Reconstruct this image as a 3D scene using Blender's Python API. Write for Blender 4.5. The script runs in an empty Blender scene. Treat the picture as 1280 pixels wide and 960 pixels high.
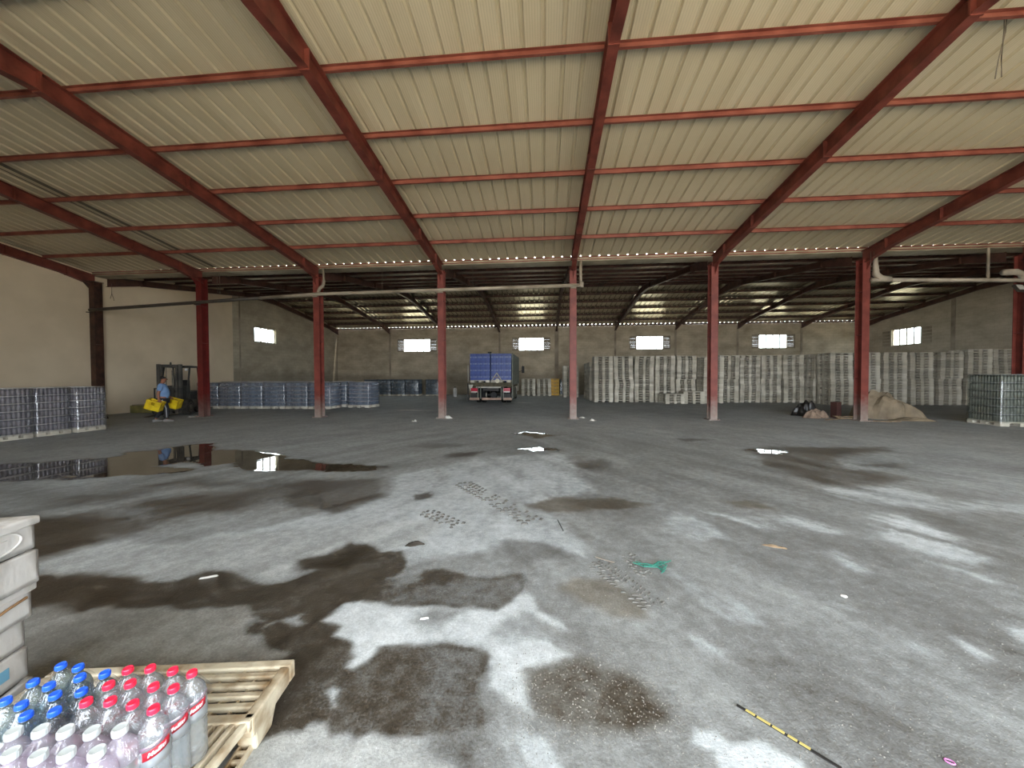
import bpy, bmesh, math, random
import numpy as np
from mathutils import Vector, Matrix

random.seed(7)
S = bpy.context.scene
COL = S.collection
PI = math.pi

# ------------------------------------------------------------------ camera
F, YAW, PIT, ROL, CAMH = 458.1, .088, -.0208, -.0036, 1.6      # focal length in pixels of the 1280x960 frame
_c, _s = math.cos(YAW), math.sin(YAW); _cp, _sp = math.cos(PIT), math.sin(PIT); _cr, _sr = math.cos(ROL), math.sin(ROL)
_R = Vector((_c, _s, 0)); _FH = Vector((-_s, _c, 0)); _Z = Vector((0, 0, 1))
FW = _cp*_FH + _sp*_Z; _UP = -_sp*_FH + _cp*_Z
RT = _cr*_R + _sr*_UP; UP = -_sr*_R + _cr*_UP
CAM = Vector((0, 0, CAMH))
cd = bpy.data.cameras.new('camera'); cam = bpy.data.objects.new('camera', cd); COL.objects.link(cam)
cd.sensor_fit = 'HORIZONTAL'; cd.sensor_width = 36; cd.lens = F/1280*36; cd.clip_start = .05; cd.clip_end = 500
cam.matrix_world = Matrix(((RT.x, UP.x, -FW.x, 0), (RT.y, UP.y, -FW.y, 0), (RT.z, UP.z, -FW.z, CAMH), (0, 0, 0, 1)))
S.camera = cam

def ray(px, py): return FW + (px-640)/F*RT + (480-py)/F*UP
def at(px, py, z=0.):
    d = ray(px, py); return CAM + d*((z-CAMH)/d.z)
def atY(px, py, Y):
    d = ray(px, py); return CAM + d*(Y/d.y)

# ------------------------------------------------------------------ light
W = bpy.data.worlds.new('sky'); S.world = W; W.use_nodes = True
bg = W.node_tree.nodes['Background']
bg.inputs['Color'].default_value = (.86, .93, 1.0, 1); bg.inputs['Strength'].default_value = 11.5
sd = bpy.data.lights.new('sun', 'SUN'); sd.energy = 10; sd.angle = .02; sd.color = (1, .95, .87)
sun = bpy.data.objects.new('sun', sd); COL.objects.link(sun)
sun.rotation_euler = Vector((-.62, -.12, -.78)).to_track_quat('-Z', 'Y').to_euler()
S.view_settings.view_transform = 'Standard'; S.view_settings.look = 'None'; S.view_settings.gamma = 1
S.view_settings.use_curve_mapping = False
S.view_settings.exposure = .38

def portal(loc, size_x, size_y, direction):
    ld = bpy.data.lights.new('sky_portal', 'AREA'); ld.shape = 'RECTANGLE'; ld.size = size_x; ld.size_y = size_y
    ld.cycles.is_portal = True
    o = bpy.data.objects.new('sky_portal', ld); COL.objects.link(o); o.location = loc
    o.rotation_euler = Vector(direction).to_track_quat('-Z', 'Z').to_euler()
portal((4.25, -4.7, 3.0), 18.5, 6, (0, 1, 0))

# ------------------------------------------------------------------ materials
def lin(c):
    return tuple(((v/255)/12.92 if v/255 <= .04045 else ((v/255+.055)/1.055)**2.4) for v in c)
MATS = {}
def mat(name, rgb, rough=.6, metal=0., spec=.5, var=.12, scale=4., bump=0., bscale=40., rgb2=None, coat=0., alpha=None, trans=0., ior=1.45, stretch=(1,1,1), lo=.35, hi=.65):
    """principled material: colour broken up by object-space noise between rgb and rgb2"""
    m = bpy.data.materials.new(name); m.use_nodes = True; nt = m.node_tree; p = nt.nodes['Principled BSDF']
    a = lin(rgb)
    if rgb2 is None: rgb2 = None; b = tuple(v*(1-var*2) for v in a)
    else: b = lin(rgb2)
    tc = nt.nodes.new('ShaderNodeTexCoord'); mp = nt.nodes.new('ShaderNodeMapping'); mp.inputs['Scale'].default_value = stretch
    nt.links.new(tc.outputs['Object'], mp.inputs['Vector'])
    n = nt.nodes.new('ShaderNodeTexNoise'); n.inputs['Scale'].default_value = scale; n.inputs['Detail'].default_value = 5
    nt.links.new(mp.outputs[0], n.inputs['Vector'])
    r = nt.nodes.new('ShaderNodeValToRGB'); r.color_ramp.elements[0].position = lo; r.color_ramp.elements[1].position = hi
    r.color_ramp.elements[0].color = (*b, 1); r.color_ramp.elements[1].color = (*a, 1)
    nt.links.new(n.outputs['Fac'], r.inputs['Fac']); nt.links.new(r.outputs['Color'], p.inputs['Base Color'])
    p.inputs['Roughness'].default_value = rough; p.inputs['Metallic'].default_value = metal
    p.inputs['Specular IOR Level'].default_value = spec; p.inputs['Coat Weight'].default_value = coat
    p.inputs['Transmission Weight'].default_value = trans; p.inputs['IOR'].default_value = ior
    if alpha is not None: p.inputs['Alpha'].default_value = alpha
    if bump:
        n2 = nt.nodes.new('ShaderNodeTexNoise'); n2.inputs['Scale'].default_value = bscale; n2.inputs['Detail'].default_value = 4
        nt.links.new(mp.outputs[0], n2.inputs['Vector'])
        bm = nt.nodes.new('ShaderNodeBump'); bm.inputs['Strength'].default_value = bump; bm.inputs['Distance'].default_value = .02
        nt.links.new(n2.outputs['Fac'], bm.inputs['Height']); nt.links.new(bm.outputs[0], p.inputs['Normal'])
    MATS[name] = m
    return m

def film_mat(name, tint, clear, rough=.12, bump=.6, scale=9., haze=(.75, .78, .82)):
    """stretch film: mostly see-through, with wrinkled gloss and a little haze"""
    m = bpy.data.materials.new(name); m.use_nodes = True; nt = m.node_tree
    nt.nodes.remove(nt.nodes['Principled BSDF']); out = nt.nodes['Material Output']
    tr = nt.nodes.new('ShaderNodeBsdfTransparent'); tr.inputs[0].default_value = (*tint, 1)
    gl = nt.nodes.new('ShaderNodeBsdfGlossy'); gl.inputs['Roughness'].default_value = rough
    df = nt.nodes.new('ShaderNodeBsdfTranslucent'); df.inputs[0].default_value = (*haze, 1)
    d2 = nt.nodes.new('ShaderNodeBsdfDiffuse'); d2.inputs[0].default_value = (*haze, 1)
    md = nt.nodes.new('ShaderNodeMixShader'); nt.links.new(df.outputs[0], md.inputs[1]); nt.links.new(d2.outputs[0], md.inputs[2])
    tc = nt.nodes.new('ShaderNodeTexCoord'); n = nt.nodes.new('ShaderNodeTexNoise'); n.inputs['Scale'].default_value = scale; n.inputs['Detail'].default_value = 3; n.inputs['Distortion'].default_value = 1.5
    nt.links.new(tc.outputs['Object'], n.inputs['Vector'])
    b = nt.nodes.new('ShaderNodeBump'); b.inputs['Strength'].default_value = bump; b.inputs['Distance'].default_value = .03
    nt.links.new(n.outputs['Fac'], b.inputs['Height']); nt.links.new(b.outputs[0], gl.inputs['Normal'])
    m1 = nt.nodes.new('ShaderNodeMixShader'); m1.inputs[0].default_value = .35
    nt.links.new(gl.outputs[0], m1.inputs[1]); nt.links.new(md.outputs[0], m1.inputs[2])
    m2 = nt.nodes.new('ShaderNodeMixShader'); m2.inputs[0].default_value = clear
    nt.links.new(m1.outputs[0], m2.inputs[1]); nt.links.new(tr.outputs[0], m2.inputs[2])
    nt.links.new(m2.outputs[0], out.inputs['Surface'])
    return m

RED = mat('red_oxide_steel', (122, 62, 50), .5, rgb2=(88, 40, 32), scale=3, bump=.1)
PURL = mat('purlin_paint', (150, 88, 72), .5, rgb2=(116, 58, 46), scale=2, bump=.1)
BRN = mat('sooty_red_steel', (92, 60, 48), .55, rgb2=(62, 40, 32), scale=3, bump=.1)
RUST = mat('rusty_steel', (88, 60, 46), .7, rgb2=(52, 34, 27), scale=9)
DKSTEEL = mat('dark_steel', (70, 62, 54), .5, rgb2=(48, 42, 37))
PIPE = mat('dusty_pipe', (176, 164, 146), .6, rgb2=(120, 108, 92), scale=1.2)
GUTTER = mat('zinc_gutter', (176, 166, 142), .45, rgb2=(140, 128, 104), scale=1.5)
WIRE = mat('wire', (120, 110, 96), .6)
CONC = mat('bare_block_wall', (168, 156, 138), .9, rgb2=(128, 116, 100), scale=1.1, bump=.5, bscale=6)
PLASTER = mat('beige_plaster', (222, 204, 176), .9, rgb2=(206, 188, 160), scale=.6, bump=.1, bscale=3)
FRAME = mat('window_frame_paint', (150, 138, 118), .6)
GROUND = mat('sandy_ground', (196, 182, 158), .95, rgb2=(172, 158, 136), scale=.4)

# ------------------------------------------------------------------ mesh helpers
class MB:
    def __init__(s): s.v = []; s.f = []; s.mi = []
    def add(s, vs, fs, M=None, mi=0):
        n = len(s.v)
        for p in vs:
            p = Vector(p)
            if M is not None: p = M @ p
            s.v.append(tuple(p))
        for f in fs: s.f.append(tuple(i+n for i in f)); s.mi.append(mi)
        return s
    def box(s, x0, x1, y0, y1, z0, z1, M=None, mi=0):
        return s.add([(x0,y0,z0),(x1,y0,z0),(x1,y1,z0),(x0,y1,z0),(x0,y0,z1),(x1,y0,z1),(x1,y1,z1),(x0,y1,z1)],
                     [(0,3,2,1),(4,5,6,7),(0,1,5,4),(1,2,6,5),(2,3,7,6),(3,0,4,7)], M, mi)
    def cbox(s, c, d, M=None, mi=0):
        return s.box(c[0]-d[0]/2, c[0]+d[0]/2, c[1]-d[1]/2, c[1]+d[1]/2, c[2]-d[2]/2, c[2]+d[2]/2, M, mi)
    def strip(s, st, x0, x1, M=None, mi=0):
        """solid along y: stations (y, ztop, zbottom)"""
        vs = []; fs = []
        for (y, zt, zb) in st: vs += [(x0,y,zb),(x1,y,zb),(x1,y,zt),(x0,y,zt)]
        for i in range(len(st)-1):
            a = 4*i; b = a+4
            for j in range(4): fs.append((a+j, a+(j+1) % 4, b+(j+1) % 4, b+j))
        fs.append((0,3,2,1)); e = 4*(len(st)-1); fs.append((e,e+1,e+2,e+3))
        return s.add(vs, fs, M, mi)
    def tube(s, path, r, n=8, M=None, mi=0, caps=True):
        path = [Vector(p) for p in path]; vs = []; fs = []
        rs = r if isinstance(r, (list, tuple)) else [r]*len(path)
        for i, p in enumerate(path):
            t = (path[min(i+1, len(path)-1)] - path[max(i-1, 0)]).normalized()
            a = t.cross(Vector((0,0,1)));
            if a.length < 1e-3: a = t.cross(Vector((0,1,0)))
            a.normalize(); b = t.cross(a)
            for k in range(n): vs.append(p + rs[i]*(math.cos(2*PI*k/n)*a + math.sin(2*PI*k/n)*b))
        for i in range(len(path)-1):
            for k in range(n): fs.append((i*n+k, i*n+(k+1) % n, (i+1)*n+(k+1) % n, (i+1)*n+k))
        if caps: fs.append(tuple(range(n))[::-1]); fs.append(tuple(range((len(path)-1)*n, len(path)*n)))
        return s.add(vs, fs, M, mi)
    def lathe(s, prof, n=16, M=None, mi=0, caps=True):
        vs = []; fs = []
        for (r, z) in prof:
            for k in range(n): vs.append((r*math.cos(2*PI*k/n), r*math.sin(2*PI*k/n), z))
        for i in range(len(prof)-1):
            for k in range(n): fs.append((i*n+k, i*n+(k+1) % n, (i+1)*n+(k+1) % n, (i+1)*n+k))
        if caps: fs.append(tuple(range(n))[::-1]); fs.append(tuple(range((len(prof)-1)*n, len(prof)*n)))
        return s.add(vs, fs, M, mi)
    def mesh(s, name, mats, smooth=False):
        me = bpy.data.meshes.new(name); me.from_pydata(s.v, [], s.f)
        for m in (mats if isinstance(mats, (list, tuple)) else [mats]): me.materials.append(m)
        if any(s.mi): me.polygons.foreach_set('material_index', s.mi)
        if smooth: me.polygons.foreach_set('use_smooth', [True]*len(me.polygons))
        me.update(); return me
    def build(s, name, mats, parent=None, loc=(0,0,0), rz=0., smooth=False, bevel=0.):
        return put(name, s.mesh(name, mats, smooth), parent, loc, rz, bevel)
def put(name, me, parent=None, loc=(0,0,0), rz=0., bevel=0.):
    o = bpy.data.objects.new(name, me); COL.objects.link(o); o.location = loc; o.rotation_euler = (0, 0, rz); o.parent = parent
    if bevel:
        b = o.modifiers.new('bevel', 'BEVEL'); b.width = bevel; b.segments = 2; b.limit_method = 'ANGLE'
    return o
def tag(o, label, cat, group=None):
    o['label'] = label; o['category'] = cat
    if group: o['group'] = group
    return o
def thing(name, label, cat, loc=(0,0,0), rz=0., group=None):
    o = bpy.data.objects.new(name, None); COL.objects.link(o); o.empty_display_size = .2
    o.location = loc; o.rotation_euler = (0, 0, rz); return tag(o, label, cat, group)
def struct(o): o['kind'] = 'structure'; return o
def stuff(o): o['kind'] = 'stuff'; return o
def dup(root, loc, rz=0., label=None, group=None):
    r = root.copy(); COL.objects.link(r); r.location = loc; r.rotation_euler = (0, 0, rz)
    if label: r['label'] = label
    if group: r['group'] = group
    for ch in list(root.children):
        c = ch.copy(); COL.objects.link(c); c.parent = r
        for g in list(ch.children):
            d = g.copy(); COL.objects.link(d); d.parent = c
    return r
def euler(rx, ry, rz): return Matrix.Rotation(rz, 4, 'Z') @ Matrix.Rotation(ry, 4, 'Y') @ Matrix.Rotation(rx, 4, 'X')
def T(x, y, z): return Matrix.Translation((x, y, z))
ORD24 = 'bottom second third fourth fifth sixth seventh eighth ninth tenth eleventh twelfth thirteenth fourteenth fifteenth sixteenth seventeenth eighteenth nineteenth twentieth twenty-first twenty-second twenty-third twenty-fourth twenty-fifth'.split()
ORD = ['first', 'second', 'third', 'fourth', 'fifth', 'sixth', 'seventh', 'eighth', 'ninth', 'tenth', 'eleventh', 'twelfth', 'thirteenth', 'fourteenth']

# ------------------------------------------------------------------ dimensions of the hall
XL, XR, BAY, NB = -18.93, 26.07, 5.0, 9
YF, YR1, YC, YV, YR2, YB = -4.6, 4.675, 13.9, 14.35, 23.1, 32.2
ZE, SL = 6.03, .1369                      # underside of the sheets at the eaves, slope
ZR1 = ZE + SL*(YC-YR1); ZR2 = ZE + SL*(YB-YR2)
colx = [XL + BAY*k for k in range(NB+1)]
SLOPES = [(YR1, ZR1, YF, ZR1-SL*(YR1-YF)), (YR1, ZR1, YC, ZE), (YR2, ZR2, YV, ZR2-SL*(YR2-YV)), (YR2, ZR2, YB, ZE)]
def roofz(y):
    if y <= YR1: return ZR1-SL*(YR1-y)
    if y <= YC: return ZR1-SL*(y-YR1)
    if y <= YR2: return ZR2-SL*(YR2-y)
    return ZR2-SL*(y-YR2)

# ------------------------------------------------------------------ floor
def vnoise(x, y, seed=0):
    xi = np.floor(x).astype(np.int64); yi = np.floor(y).astype(np.int64); fx = x-xi; fy = y-yi
    fx = fx*fx*(3-2*fx); fy = fy*fy*(3-2*fy)
    def h(a, b):
        n = (a*374761393 + b*668265263 + seed*1442695041) & 0xffffffff
        n = ((n ^ (n >> 13))*1274126177) & 0xffffffff
        return ((n ^ (n >> 16)) & 0xffff)/65535.
    return (h(xi, yi)*(1-fx)+h(xi+1, yi)*fx)*(1-fy) + (h(xi, yi+1)*(1-fx)+h(xi+1, yi+1)*fx)*fy
def fbm(x, y, o=4, seed=0):
    s = 0; a = .5
    for i in range(o): s = s + a*(vnoise(x, y, seed+i)-.5); x = x*2.1+3.7; y = y*2.1+1.3; a *= .55
    return s
def sdf(px, py, poly):
    """signed distance (inside positive) to a polygon"""
    d = np.full(px.shape, 1e9); ins = np.zeros(px.shape, bool); n = len(poly)
    for i in range(n):
        ax, ay = poly[i]; bx, by = poly[(i+1) % n]; ex, ey = bx-ax, by-ay
        t = np.clip(((px-ax)*ex+(py-ay)*ey)/(ex*ex+ey*ey+1e-12), 0, 1)
        d = np.minimum(d, np.hypot(px-ax-t*ex, py-ay-t*ey))
        if abs(by-ay) > 1e-12:
            ins ^= ((ay > py) != (by > py)) & (px < ex*(py-ay)/(by-ay)+ax)
    return np.where(ins, d, -d)
def crop(ox, oy, s):
    return lambda L: [(ox+x/s, oy+y/s) for x, y in L]
k1 = crop(0, 530, 2.977); k2 = crop(20, 660, 2.977); k3 = crop(300, 660, 2.977); k4 = crop(420, 530, 2.977)
k5 = crop(850, 530, 2.977); k6 = crop(600, 690, 3.556); k7 = crop(920, 690, 3.556)
# patches of the floor: (outline, tone 0 wet dark .. 1 dry pale, brownness, standing water, softness)
PATCH = [
 (k4([(430,150),(560,120),(860,110),(900,200),(960,250),(720,300),(840,350),(850,400),(950,470),(930,500),(830,470),(640,430),(560,470),(280,520),(270,470),(60,460),(-300,480),(-500,430),(0,330),(180,270),(220,190)]), .74, 0, 0, 1.6),
 (k2([(80,80),(400,60),(700,40),(1280,-20),(1600,-30),(1500,60),(1150,100),(1070,120),(1050,150),(1000,200),(920,200),(860,175),(770,160),(660,170),(570,205),(480,205),(430,180),(330,170),(80,185)]), .66, .15, 0, 1.2),
 (k2([(30,310),(100,290),(215,280),(300,295),(370,270),(420,305),(560,300),(590,320),(700,310),(860,292),(900,305),(850,370),(910,440),(1000,475),(900,560),(300,700),(-200,700),(-200,400)]), .5, .45, 0, .8),
 (k1([(130,350),(330,340),(560,345),(600,330),(480,310),(560,280),(780,260),(900,250),(950,220),(800,225),(560,230),(700,205),(950,225),(1060,260),(900,320),(760,330),(500,400),(330,450),(250,475),(-100,520),(-200,350)]), .2, .35, 0, 2.2),
 (k1([(100,355),(350,345),(300,440),(180,500),(-150,520),(-150,350)]), .08, .6, 0, 2.2),
 (k1([(0,250),(400,260),(560,240),(600,250),(400,300),(100,300)]), .3, .1, 0, 2.5),
 (k3([(905,690),(960,690),(1000,760),(1120,800),(1180,880),(1230,960),(1030,960),(960,800),(905,755)]), .78, 0, 0, 1.3),
 (k3([(-40,1000),(-40,800),(80,775),(220,755),(330,712),(350,755),(440,770),(510,755),(700,775),(720,840),(830,920),(830,1050)]), .66, .25, 0, .6),
 (k3([(400,280),(560,288),(700,293),(870,285),(960,300),(1060,225),(1100,260),(1120,300),(1210,340),(1220,370),(1150,345),(1050,320),(1100,400),(1230,470),(1130,515),(1070,530),(1060,600),(1080,710),(1000,660),(930,590),(920,530),(930,465),(870,440),(590,425),(520,440),(490,480),(430,525),(395,520),(430,480),(420,430),(350,408),(390,370),(315,350)]), .84, .05, 0, .7),
 (k3([(640,340),(720,300),(830,310),(760,350),(680,385)]), .45, .1, 0, 2),
 (k3([(1000,330),(1080,320),(1130,400),(1000,420),(950,390)]), .5, .05, 0, 2),
 (k2([(30,195),(180,185),(330,175),(440,195),(480,212),(570,212),(660,175),(760,165),(860,180),(920,205),(1000,205),(1100,170),(1130,155)])
  + k3([(220,155),(230,115),(310,105),(400,65),(540,90),(620,85),(630,130),(610,170),(550,190),(600,220),(660,205),(700,160),(760,155),(860,185),(950,180),(1050,172),(1060,220),(1000,280),(960,303),(870,282),(820,292),(700,293),(560,285),(400,280),(330,330),(315,350),(390,370),(350,408),(420,430),(430,480),(395,520),(430,525),(490,480),(520,440),(590,425),(680,435),(760,428),(870,440),(930,465),(920,530),(880,560),(890,640),(905,700),(890,760),(820,770),(700,775),(600,768),(510,755),(440,770),(410,745),(350,755),(330,712),(250,722),(220,755),(130,770),(-60,860),(-60,600),(190,480),(110,465),(80,440),(85,410),(20,390),(20,360),(100,340),(40,320)])
  + k2([(900,305),(860,292),(700,310),(590,320),(560,300),(500,300),(420,305),(380,300),(370,270),(300,295),(220,305),(215,280),(100,290),(30,310),(-150,330),(-150,200)]), .15, .35, 0, .45),
 (k3([(560,200),(900,190),(1060,180),(1050,230),(960,290),(700,285),(560,280)]), .32, .1, 0, 2),
 (k3([(690,440),(900,450),(920,530),(880,560),(890,640),(905,700),(900,893),(720,860),(680,640)]), .34, .1, 0, 2.5),
 (k2([(-150,200),(330,180),(420,210),(380,290),(215,290),(-150,320)]), .06, .7, 0, 2),
 (k3([(220,150),(230,115),(310,105),(400,65),(520,90),(480,130),(380,160)]), .07, .3, 0, 1.5),
 (k3([(310,605),(345,585),(365,600),(340,640),(355,660),(340,662)]), .75, 0, 0, .5),
 (k3([(90,365),(170,330),(232,308),(225,330),(260,355),(205,362),(150,340)]), .6, .1, 0, .6),
 (k4([(-200,140),(210,155),(190,165),(-200,178)]), .15, .1, .4, .8),
 (k4([(-260,215),(0,205),(170,205),(175,265),(0,330),(-150,310)]), .22, .25, 0, 1.5),
 (k4([(395,115),(540,104),(490,123),(430,125)]), .18, .1, .3, .7),
 (k4([(280,80),(490,74),(460,84),(380,90)]), .3, .1, 0, 1),
 (k4([(720,300),(810,272),(900,280),(1050,275),(1175,300),(1060,315),(880,328),(790,322)]), .3, .7, 0, .8),
 (k4([(870,145),(1000,130),(1020,165),(900,172)]), .25, .2, .1, 1.2),
 (k4([(640,440),(780,445),(900,500),(640,520)]), .36, .1, 0, 1.5),
 (k4([(660,34),(720,28),(820,42),(740,52)]), .1, .1, 1, .5),
 (k4([(660,90),(760,82),(830,94),(740,104)]), .12, .1, 1, .5),
 (k4([(290,258),(345,255),(350,275),(300,278)]), .2, .1, 0, .5),
 (k1([(-200,160),(270,135),(400,125),(450,120),(460,105),(600,95),(710,75),(800,70),(810,90),(930,100),(1060,105),(1080,125),(1160,130),(1170,150),(1400,152),(1400,172),(1040,176),(950,180),(850,150),(770,155),(720,135),(640,150),(560,160),(740,165),(700,180),(560,195),(470,190),(300,205),(200,200),(60,210),(-200,225)]), .1, .35, 1, .35),
 (k5([(300,120),(240,95),(380,85),(780,90),(600,120),(560,150),(620,170),(740,180),(900,215),(700,230),(540,230),(420,180),(330,160)]), .27, .45, 0, 1.3),
 (k5([(240,95),(300,88),(400,95),(390,112),(290,110)]), .15, .2, 1, .5),
 (k5([(165,285),(280,288),(350,320),(220,312)]), .33, .7, 0, .9),
 (k5([(640,145),(830,150),(820,165),(700,160)]), .3, .1, 0, 1),
 (k5([(-10,55),(120,58),(30,66)]), .2, .1, .2, .7),
 (k5([(680,345),(820,340),(960,400),(1150,490),(1060,512),(900,480),(740,420)]), .84, 0, 0, 1.6),
 (k5([(540,240),(840,235),(1000,290),(1280,290),(1500,300),(1500,350),(1100,325),(960,320),(760,300),(600,280)]), .72, 0, 0, 1.4),
 (k5([(940,170),(1280,190),(1500,200),(1500,260),(1280,255),(1020,225)]), .64, .1, 0, 1.8),
 (k5([(70,318),(200,345),(420,345),(640,408),(480,402),(280,385)]), .74, 0, 0, .9),
 (k5([(0,330),(100,375),(160,425),(60,430),(-60,400)]), .7, 0, 0, 1.2),
 (k5([(850,310),(1000,340),(1280,470),(1400,560),(1100,480),(950,370)]), .36, .2, 0, 1.5),
 (k6([(830,70),(900,80),(1000,160),(1130,210),(1250,330),(1100,310),(960,230),(850,140)]), .68, 0, 0, 1.2),
 (k6([(940,380),(1080,445),(1085,485),(970,440)]), .68, 0, 0, .8),
 (k6([(960,775),(1040,800),(1100,850),(1280,850),(1290,1050),(1090,1000),(1050,900),(950,860)]) , .86, 0, 0, .6),
 (k7([(0,850),(80,830),(180,880),(300,940),(320,1050),(0,1050)]), .86, 0, 0, .6),
 (k7([(380,0),(440,0),(590,78),(560,92)]), .7, 0, 0, .8),
 (k7([(780,0),(1000,20),(1200,130),(1100,120),(900,60)]), .72, 0, 0, 1),
 (k7([(400,210),(510,250),(480,256),(400,235)]), .68, 0, 0, .8),
 (k7([(690,340),(780,370),(880,440),(940,480),(850,470),(760,420)]), .64, 0, 0, 1.2),
 (k7([(970,388),(1050,420),(1140,475),(1100,492),(1000,430)]), .84, 0, 0, .7),
 (k7([(1220,335),(1300,345),(1320,420),(1240,375)]), .8, 0, 0, .8),
 (k6([(200,540),(460,470),(700,560),(830,680),(870,740),(700,790),(420,810),(250,740),(200,640)]), .24, .6, 0, 1.8),
 (k6([(360,170),(420,120),(580,130),(740,230),(740,300),(600,300),(440,220)]), .34, .75, 0, 1.4),
]
def build_floor():
    ys = [-4.6]
    y = -4.6
    while y < .5: y += .25; ys.append(y)
    y = .5
    while y < YB+.3: y += max(.014, .0075*y); ys.append(y)
    ys = np.array(ys)
    t = np.linspace(-math.asinh(-(XL-.3)/1.2), math.asinh((XR+.3)/1.2), 900); xs = 1.2*np.sinh(t)
    X, Y = np.meshgrid(xs, ys); shp = X.shape; x = X.ravel(); y = Y.ravel(); n = len(x)
    r = np.hypot(x, y)
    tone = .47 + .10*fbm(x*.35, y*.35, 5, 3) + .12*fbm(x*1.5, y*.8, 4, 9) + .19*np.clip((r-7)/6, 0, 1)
    def streak(deg, seed):
        a = math.radians(deg); u = x*math.cos(a)+y*math.sin(a); v = -x*math.sin(a)+y*math.cos(a)
        return fbm(u*.55, v*3.6, 5, seed)
    kx = np.clip((x+1.6)/1.6, 0, 1); st = streak(-58, 51)*kx+streak(58, 57)*(1-kx)
    brown = np.clip(.12+.25*fbm(x*.4, y*.4, 3, 5), 0, 1); pool = np.zeros(n)
    wx = x + r*(.035*fbm(x*2.2, y*2.2, 5, 21)+.02*fbm(x*9, y*9, 3, 23)); wy = y + r*(.045*fbm(x*2.2, y*2.2, 5, 31)+.02*fbm(x*9, y*9, 3, 37))
    brk = fbm((x*math.cos(-1.01)+y*math.sin(-1.01))*1.1, (-x*math.sin(-1.01)+y*math.cos(-1.01))*7, 5, 71)+.25*fbm(x*14, y*14, 3, 75)
    for poly, tn, br, pl, soft in PATCH:
        P = [at(px, py) for px, py in poly]; P = [(p.x, p.y) for p in P]
        x0 = min(p[0] for p in P)-1; x1 = max(p[0] for p in P)+1; y0 = min(p[1] for p in P)-1; y1 = max(p[1] for p in P)+1
        sel = np.where((x > x0) & (x < x1) & (y > y0) & (y < y1))[0]
        if not len(sel): continue
        w = .016*soft*r[sel]+.008
        a = np.clip(.5+sdf(wx[sel], wy[sel], P)/(2*w), 0, 1); a = a*a*(3-2*a)
        if tn > .6 and soft > .75 and P[0][0] > -1.2: a = np.clip(a*(.8+4.*brk[sel]), 0, 1)
        if soft > 1: a = np.clip(a*(1+1.3*fbm(x[sel]*5, y[sel]*3, 4, 41)), 0, 1)
        tone[sel] += (tn-tone[sel])*a*.95; brown[sel] += (br-brown[sel])*a; pool[sel] += (pl-pool[sel])*a
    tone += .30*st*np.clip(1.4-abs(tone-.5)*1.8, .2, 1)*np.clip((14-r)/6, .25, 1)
    z = np.zeros(n) - .004*np.clip(pool, 0, 1) - .004*np.clip(.3-tone, 0, .3)
    me = bpy.data.meshes.new('floor'); ny, nx = shp
    me.vertices.add(n); co = np.stack([x, y, z], 1).astype(np.float32); me.vertices.foreach_set('co', co.ravel())
    i = np.arange((ny-1)*nx).reshape(ny-1, nx)[:, :-1].ravel()
    q = np.stack([i, i+1, i+nx+1, i+nx], 1).astype(np.int32); m = len(q)
    me.loops.add(m*4); me.loops.foreach_set('vertex_index', q.ravel())
    me.polygons.add(m); me.polygons.foreach_set('loop_start', np.arange(0, m*4, 4, dtype=np.int32))
    me.polygons.foreach_set('use_smooth', np.ones(m, bool))
    for nm, arr in (('tone', tone), ('brown', brown), ('pool', pool)):
        at_ = me.attributes.new(nm, 'FLOAT', 'POINT'); at_.data.foreach_set('value', arr.astype(np.float32))
    me.update(calc_edges=True); me.validate()
    return me
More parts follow.
